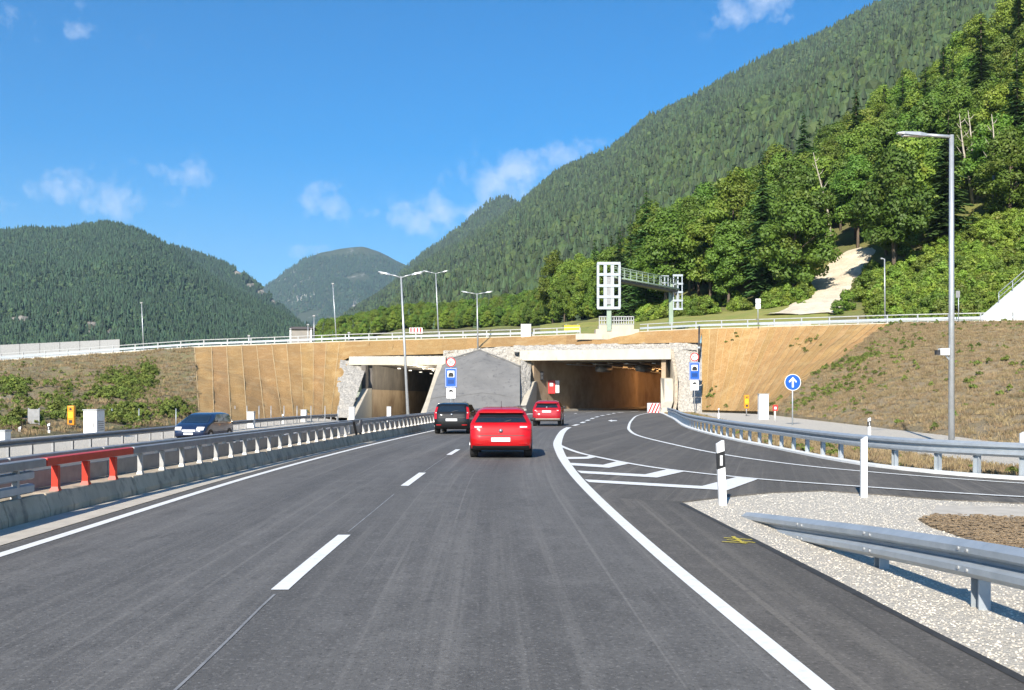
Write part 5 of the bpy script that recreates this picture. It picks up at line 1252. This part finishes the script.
# shrubs on the slope under the wood and along its edge
P_, S_, K_ = [], [], []
for _ in range(2600):
    u = random.uniform(640, 1170); c = crest(u).y
    if u > 876: D = random.uniform(c+13, tab(D0, u)+tab(DST, u)+8)
    else: D = random.uniform(tab(D0, u)-9, tab(D0, u)+(10 if u < 770 else 22))
    if D < c+12.5 or 806 < u < 872 and D < hit(min(max(u, 850), 870), 254).y+3: continue
    if 600 < u < 860 and vnoise(u, D, 18, 6) < -.1: continue
    P_.append(((u-512)*D/F, D, hz(u, D)-.1)); S_.append(random.uniform(.45, 1.1)); K_.append(random.randrange(3))
scatter('shrubbery', 'dense sunlit green shrubs covering the slope below the wood', P_, S_, K_, [proto('shrub', m) for m in BUSH])
# weeds and dry grass on the cut slopes
TUFT = proto('tuft', leaf_crown('weed_tuft', .55, .5, .02, 9, 26, .07, 'weed')); TUFT2 = proto('tuft', leaf_crown('weed_tuft', .8, .4, .02, 8, 26, .07, 'weed'))
def blades(name, n, h, sp, m):
    C = np.zeros((n, 3)); C[:, :2] = rng.normal(size=(n, 2))*sp*.4; B = rng.normal(size=(n, 3))*.3; B[:, 2] = 1; B /= np.linalg.norm(B, axis=1)[:, None]
    hh = h*rng.uniform(.5, 1.1, (n, 1)); A = np.cross(B, unit(n)); A /= np.linalg.norm(A, axis=1)[:, None]
    return quads_mesh(name, C+B*hh*.5, A*.02, B*hh*.5, m)
DRY = proto('dry', blades('dry_grass_tuft', 34, .45, .6, 'dry_grass'))
LROWS = ruled(LB_T, LB_C, 60, 40, .5, 5)
def onrows(RW, a, q):
    n = len(RW[0])-1; m = len(RW)-1; i = min(int(a*n), n-1); j = min(int(q*m), m-1); fa = a*n-i; fq = q*m-j
    return (RW[j][i]*(1-fa)+RW[j][i+1]*fa)*(1-fq)+(RW[j+1][i]*(1-fa)+RW[j+1][i+1]*fa)*fq
P_, S_, K_ = [], [], []
GRN = [(122, 382, 26, 10), (148, 377, 10, 14), (10, 388, 26, 9), (125, 415, 26, 10), (65, 412, 22, 9), (110, 395, 30, 6), (50, 400, 60, 20), (170, 410, 18, 8), (20, 420, 30, 8), (-60, 400, 40, 20)]
for _ in range(15000):
    p = onrows(LROWS, random.random(), random.random())
    if p.y < 30: continue
    x, y = 512+p.x*F/p.y, HY-(p.z-CH)*F/p.y; w_ = max(math.exp(-((x-a)/c)**2-((y-b)/d)**2)*(1 if c < 50 else .4) for a, b, c, d in GRN)
    if random.random() < w_*.85: P_.append(p); S_.append(random.uniform(.3, .85)*(.6+w_*.6)); K_.append(random.randrange(2))
    elif random.random() < .3: P_.append(p); S_.append(random.uniform(.35, .8)); K_.append(2)
scatter('bank_weeds', 'green weeds and dry grass scattered over the left bank', P_, S_, K_, [TUFT, TUFT2, DRY])
P_, S_, K_ = [], [], []
for _ in range(16000):
    p = onrows(RROWS, random.uniform(.1, 1), random.random()**.9)
    x, y = 512+p.x*F/p.y, HY-(p.z-CH)*F/p.y
    g_ = .035+.5*math.exp(-((x-(860-(y-330)*.9))/45)**2)*(vnoise(p.x, p.y, 4, 2) > -.1)
    if vnoise(p.x, p.y, 6, 7) > .45: g_ += .07
    if random.random() < g_*.45: P_.append(p); S_.append(random.uniform(.25, .62)); K_.append(random.randrange(2))
    else: P_.append(p); S_.append(random.uniform(.22, .55)); K_.append(2)
scatter('slope_weeds', 'dry grass and scattered green weeds on the right cutting slope', P_, S_, K_, [TUFT, TUFT2, DRY])
P_, S_, K_ = [], [], []
for A_, B_ in ((RM_T, RM_C), (LM_T, LM_C)):
    for _ in range(260):
        a, q = random.random(), random.random(); s_ = samp([Vector(v) for v in A_], a).lerp(samp([Vector(v) for v in B_], a), q)
        if vnoise(s_.x, s_.y*1.5, 3.5, 5) > (.45 if A_ is RM_T else .85): P_.append(s_); S_.append(random.uniform(.25, .6)); K_.append(random.randrange(2))
scatter('matting_weeds', 'small green weeds sprouting through the tan matting', P_, S_, K_, [TUFT, TUFT2])
# loose stones on the gravel near the camera, chips on the bark patch
def rock(name, m, seed):
    rg = random.Random(seed); bm = bmesh.new(); bmesh.ops.create_icosphere(bm, subdivisions=1, radius=1)
    for v in bm.verts: v.co *= rg.uniform(.7, 1.15); v.co.z *= .62
    me = bpy.data.meshes.new(name); bm.to_mesh(me); bm.free(); me.materials.append(MT[m]); return me
RK = [proto('stone', rock('stone', 'stones', k)) for k in range(3)]
def inside(P, x, y):
    r = False
    for (x0, y0), (x1, y1) in zip(P, P[1:]+P[:1]):
        if (y0 > y) != (y1 > y) and x < (x1-x0)*(y-y0)/(y1-y0)+x0: r = not r
    return r
isl2 = [(3.32, 0), (3.17, 6), (2.98, 11), (2.80, 16.2)]+NEARR[1:8]+[(13, 0)]
P_, S_, K_ = [], [], []
while len(P_) < 24000:
    y = random.uniform(3, 18.4); x = random.uniform(2.7, min(13, .62*y+1.5))
    if inside(isl2, x, y): P_.append((x, y, -.026)); S_.append(random.uniform(.004, .013)*(1.6 if random.random() < .05 else 1)); K_.append(random.randrange(3))
scatter('loose_gravel', 'loose pale gravel stones over the island between road and slip road', P_, S_, K_, RK)
def chip(seed):
    g = MB(); g.box(-1, 1, -.35, .35, -.12, .12); return g.mesh('bark_chip', MT['mulch'])
CHP = [proto('chip', chip(0))]
brk = [(p.x, p.y) for p in (gp(920, 518), gp(935, 514.5), gp(985, 515.5), gp(1024, 517), gp(1110, 519), gp(1130, 556), gp(1024, 549), gp(985, 543), gp(958, 534), gp(930, 525))]
P_, S_, K_ = [], [], []
while len(P_) < 3500:
    y = random.uniform(10, 15.2); x = random.uniform(5, 10)
    if inside(brk, x, y): P_.append((x, y, random.uniform(-.01, .02))); S_.append(random.uniform(.012, .045)); K_.append(0)
scatter('bark_chips', 'brown bark chips on the planted patch at right', P_, S_, K_, CHP)
P_, S_, K_ = [], [], []
for _ in range(5000):
    i = random.randrange(len(VR)-1); b = side(VR, random.uniform(.35, 3.3))[i] if False else VR[i]; t = VR[i+1]-VR[i]; t.normalize(); o_ = random.uniform(.35, 3.4)
    p = Vector((b.x+t.y*o_+random.uniform(-.5, .5)*t.x, b.y-t.x*o_+random.uniform(-.5, .5)*t.y, -.04))
    if p.y > 12: P_.append(p); S_.append(random.uniform(.15, .42)); K_.append(2 if random.random() < .97 else 0)
scatter('verge_grass', 'dry grass on the verge behind the slip road guard rail', P_, S_, K_, [TUFT, TUFT2, DRY])

# ================================================================ wooded mountains
def cone_tree(seed, m, n=7, tiers=4):
    rg = random.Random(seed); g = MB()
    for k in range(tiers):
        z0 = .06+.84*k/tiers; z1 = z0+.94/tiers*1.5; r = .20*(1-k/tiers)**.8+.02; v = []
        for j in range(n):
            a = 6.283*j/n+k; q = r*rg.uniform(.65, 1.25); v.append((q*math.cos(a), q*math.sin(a), z0+rg.uniform(-.05, .04)))
        v.append((rg.uniform(-.01, .01), 0, min(1, z1))); g.add(v, [(j, (j+1) % n, n) for j in range(n)])
    return g.mesh('far_tree', MT[m])
def ball_tree(seed, m):
    rg = random.Random(seed); bm = bmesh.new()
    for _ in range(4):
        r = bmesh.ops.create_icosphere(bm, subdivisions=1, radius=rg.uniform(.20, .30)); o_ = Vector((rg.uniform(-.16, .16), rg.uniform(-.16, .16), rg.uniform(.36, .70)))
        for v in r['verts']: v.co = v.co*rg.uniform(.72, 1.2); v.co.z *= 1.1; v.co += o_
    me = bpy.data.meshes.new('far_tree'); bm.to_mesh(me); bm.free(); me.materials.append(MT[m]); return me
def mountain(name, sky, Dr, Db, zb, us_, rows_n, m, amp, seed, prof=1.0, back=True):
    """slope from a foot to its ridge; heights from the ridge line seen, spurs and gullies added"""
    def z_at(u, t):
        d0, d1 = tab(Db, u), tab(Dr, u); D = d0+(d1-d0)*t; zr = CH+(HY-tab(sky, u))*d1/F; z0 = tab(zb, u)
        X = (u-512)*D/F; e = math.sin(math.pi*min(1, max(0, t)))**.8
        z = z0+(zr-z0)*t**prof-amp*.4*e+amp*e*(vnoise(X+D*.25, D*.30, 260, seed)+.45*vnoise(X, D*.5, 90, seed+1))
        z += amp*.10*vnoise(X, D, 45, seed+2)*min(1, (1-t)*6+.25)
        return Vector((X, D, z))
    rows = [[z_at(u, t) for u in us_] for t in np.linspace(0, 1, rows_n)]
    if back:
        rows.append([Vector((p.x*1.12, p.y*1.12, p.z*.86)) for p in rows[-1]]); rows.append([Vector((p.x*1.12, p.y*1.12, p.z*.35)) for p in rows[-1]])
    g = MB(); g.grid(rows); struct(g, name, MT[m], True); return z_at
def forest(name, label, zf, Dr, Db, urange, n, hrange, protos, wts, keep, spread=1.0, gap=None):
    P_, S_, K_ = [], [], []; tries = 0
    while len(P_) < n and tries < n*8:
        tries += 1; u = random.uniform(*urange); d0, d1 = tab(Db, u), tab(Dr, u)
        t = random.random(); D = d0+(d1-d0)*t
        if random.random() > (D*(d1-d0)/(2600*2000))**.5*spread+.12: continue
        p = zf(u, t); y = HY-(p.z-CH)*F/p.y
        if not keep(u, y): continue
        if gap and gap(u, y, p): continue
        k = random.choices(range(len(protos)), wts(u, y, p))[0]; h_ = random.uniform(*hrange)*(1.0 if k < 2 else .8)
        P_.append(p-Vector((0, 0, .06*h_))); S_.append(h_); K_.append(k)
    scatter(name, label, P_, S_, K_, protos); return len(P_)
FS = [proto('far', cone_tree(1, 'far_spruce')), proto('far', cone_tree(2, 'far_spruce')), proto('far', ball_tree(3, 'far_broad')), proto('far', ball_tree(4, 'far_broad'))]
LS = [proto('far', cone_tree(5, 'left_spruce')), proto('far', cone_tree(6, 'left_spruce')), proto('far', ball_tree(7, 'left_broad')), proto('far', ball_tree(8, 'left_broad'))]
skyR = [(240, 345), (300, 340), (335, 328), (345, 318), (380, 296), (410, 274), (440, 256), (480, 231), (510, 213), (530, 196), (555, 175), (580, 163), (610, 151), (650, 118), (690, 101), (720, 84), (770, 57), (820, 38), (880, 5), (950, -30), (1024, -58), (1200, -120), (1500, -170)]
DrR = [(240, 3000), (400, 2700), (510, 2450), (700, 2050), (880, 1800), (1024, 1600), (1200, 1450), (1500, 1300)]
DbR = [(240, 1500), (330, 900), (400, 560), (520, 470), (600, 430), (700, 385), (1024, 360), (1500, 340)]
zbR = [(240, 10), (330, 16), (400, 28), (520, 32), (600, 36), (700, 55), (880, 95), (1024, 105), (1500, 120)]
zR = mountain('mountain_right', skyR, DrR, DbR, zbR, list(range(240, 1501, 12)), 60, 'mountain_floor', 34, 21, 1.0)
nsk = [(240, 365), (560, 345), (600, 325), (640, 290), (680, 255), (720, 225), (760, 200), (800, 170), (860, 130), (900, 110), (940, 80), (1000, 40), (1100, -20), (1200, -60)]
forest('mountain_forest', 'dense mixed forest covering the big mountain on the right', zR, DrR, DbR, (290, 1130), 52000, (11, 20), FS, lambda u, y, p: (4, 4, 1.2+4*(p.y < 900)+1.5*(vnoise(p.x, p.y, 160, 4) > .2), 1.2+3*(p.y < 900)), lambda u, y: y < tab(nsk, u)+25, 1.6)
# leafy lower edge of that forest on the hillside
P_, S_, K_ = [], [], []
for _ in range(3600):
    u = random.uniform(320, 600); d0 = tab(D0, u); D = random.uniform(d0+4, tab(D1, u)+60); P_.append(((u-512)*D/F, D, hz(u, D)-.6)); S_.append(random.uniform(6, 12)*(1.1 if D > d0+40 else .75)); K_.append(random.choices((0, 1, 2, 3), (.6, .6, 6, 3))[0])
FB = [FS[0], FS[1], proto('far', BROAD[0][1][1].copy()), proto('far', BROAD[3][1][0].copy())]
for o_, H in ((FB[2], 19), (FB[3], 18)): o_.data.transform(Matrix.Scale(1/H, 4))
scatter('forest_edge', 'bright leafy forest edge above the upper road left of the gantry', P_, S_, K_, FB)
# peak behind
skyP = [(380, 300), (400, 274), (420, 257), (440, 243), (470, 220), (488, 203), (500, 198), (506, 197), (514, 202), (530, 217), (600, 270), (700, 300)]
zP = mountain('mountain_peak', skyP, [(380, 3700), (700, 3500)], [(380, 2600), (700, 2500)], [(380, 60), (700, 60)], list(range(380, 701, 6)), 30, 'mountain_floor', 20, 31)
forest('peak_forest', 'bluish forest on the small peak behind the right mountain', zP, [(380, 3700), (700, 3500)], [(380, 2600), (700, 2500)], (395, 560), 2600, (16, 24), FS, lambda u, y, p: (5, 5, 1, 1), lambda u, y: y < tab(skyR, u)+14, 3)
# left mountain with its second ridge and the far blue one
skyL = [(-420, 300), (-250, 262), (-100, 240), (-40, 236), (0, 233), (30, 230), (60, 232), (85, 227), (110, 225), (135, 231), (155, 241), (180, 255), (205, 274), (235, 293), (265, 308), (300, 326), (340, 344)]
DL = [(-420, 2300), (110, 2300), (340, 1900)]; DLb = [(-420, 900), (110, 900), (340, 1100)]
zL = mountain('mountain_left', skyL, DL, DLb, [(-420, 10), (340, 12)], list(range(-420, 341, 10)), 50, 'mountain_floor', 30, 41)
CLF = [(22, 322, 16, 5), (92, 330, 10, 9), (60, 318, 8, 3), (110, 336, 10, 4), (262, 300, 10, 5)]
forest('left_forest', 'dark green forest covering the left mountain', zL, DL, DLb, (-140, 335), 34000, (11, 19), LS, lambda u, y, p: (4, 4, 1.3+1.6*(vnoise(p.x, p.y, 140, 6) > .1), 1.3), lambda u, y: y < 362, 1.7, lambda u, y, p: any(((u-a)/c)**2+((y-b)/d)**2 < random.uniform(.5, 1) for a, b, c, d in CLF))
skyL2 = [(100, 265), (150, 252), (172, 247), (190, 253), (215, 261), (240, 272), (258, 286), (272, 298), (288, 314), (310, 335)]
DL2 = [(100, 3000), (310, 2800)]; DL2b = [(100, 2400), (310, 2200)]
zL2 = mountain('mountain_left_shoulder', skyL2, DL2, DL2b, [(100, 120), (310, 40)], list(range(100, 311, 5)), 24, 'mountain_floor', 16, 51)
CL2 = [(238, 275, 6, 5), (250, 287, 7, 4), (262, 294, 8, 5), (275, 303, 6, 5)]
forest('shoulder_forest', 'bluish forest on the rocky shoulder behind the left mountain', zL2, DL2, DL2b, (140, 305), 4200, (14, 22), LS, lambda u, y, p: (5, 5, 1, 1), lambda u, y: y < tab(skyL, u)+12, 3, lambda u, y, p: any(((u-a)/c)**2+((y-b)/d)**2 < random.uniform(.5, 1) for a, b, c, d in CL2))
mat('cliff', (.34, .31, .26), (.20, .18, .15), .06, .95, 1, .2, c3=(.07, .08, .04), s3=.03, lo3=.5, hi3=.62, bdist=3)
def cliff(zf, spots_, ext, nm, label):
    for k, (a, b, c, d) in enumerate(spots_):
        g = MB(); rows = []
        for j in range(11):
            r = []
            for i in range(13):
                u = a+c*1.05*(i/6-1); t = .0
                best = min((abs(HY-(zf(u, q).z-CH)*F/zf(u, q).y-(b+d*1.05*(1-j/5))), q) for q in np.linspace(.02, .99, 60))[1]
                p = zf(u, best); e = math.sin(math.pi*i/12)*math.sin(math.pi*j/10); p += Vector((0, -ext*e, ext*.35*e+2.5*e*vnoise(i*3.1+k, j*2.3, 1, 5)-1.5+2*e)); r.append(p)
            rows.append(r)
        g.grid(rows); struct(g, nm, MT['cliff'])
cliff(zL, CLF, 9, 'cliff', ''); cliff(zL2, CL2, 9, 'cliff', '')
skyF = [(200, 345), (230, 318), (262, 289), (285, 272), (305, 259), (320, 253), (345, 248), (362, 246.5), (378, 251), (395, 260), (430, 276), (480, 300), (560, 330)]
zF = mountain('mountain_far', skyF, [(200, 6200), (560, 6200)], [(200, 4300), (560, 4300)], [(200, 20), (560, 20)], list(range(200, 561, 4)), 50, 'mountain_far', 60, 61)
forest('far_forest', 'blue hazy forest on the farthest mountain in the valley gap', zF, [(200, 6200), (560, 6200)], [(200, 4300), (560, 4300)], (240, 440), 9000, (16, 26), LS, lambda u, y, p: (5, 5, 1, 1), lambda u, y: y < 345 and y > 250+10*random.random(), 4, lambda u, y, p: vnoise(p.x, p.y, 220, 9) > .45)

# ================================================================ the air
g = MB(); g.box(-9400, 9400, -3300, 9800, -2.4, 1450)
hm = bpy.data.materials.new('haze'); hm.use_nodes = True; t = hm.node_tree; t.nodes.clear()
ho = t.nodes.new('ShaderNodeOutputMaterial'); pv = t.nodes.new('ShaderNodeVolumePrincipled')
pv.inputs['Color'].default_value = (.55, .78, 1, 1); pv.inputs['Density'].default_value = 7.2e-5; pv.inputs['Anisotropy'].default_value = .1
t.links.new(pv.outputs[0], ho.inputs['Volume'])
o = part(g, 'haze', hm, None); o['kind'] = 'stuff'; o['label'] = 'thin bluish summer haze filling the valley'
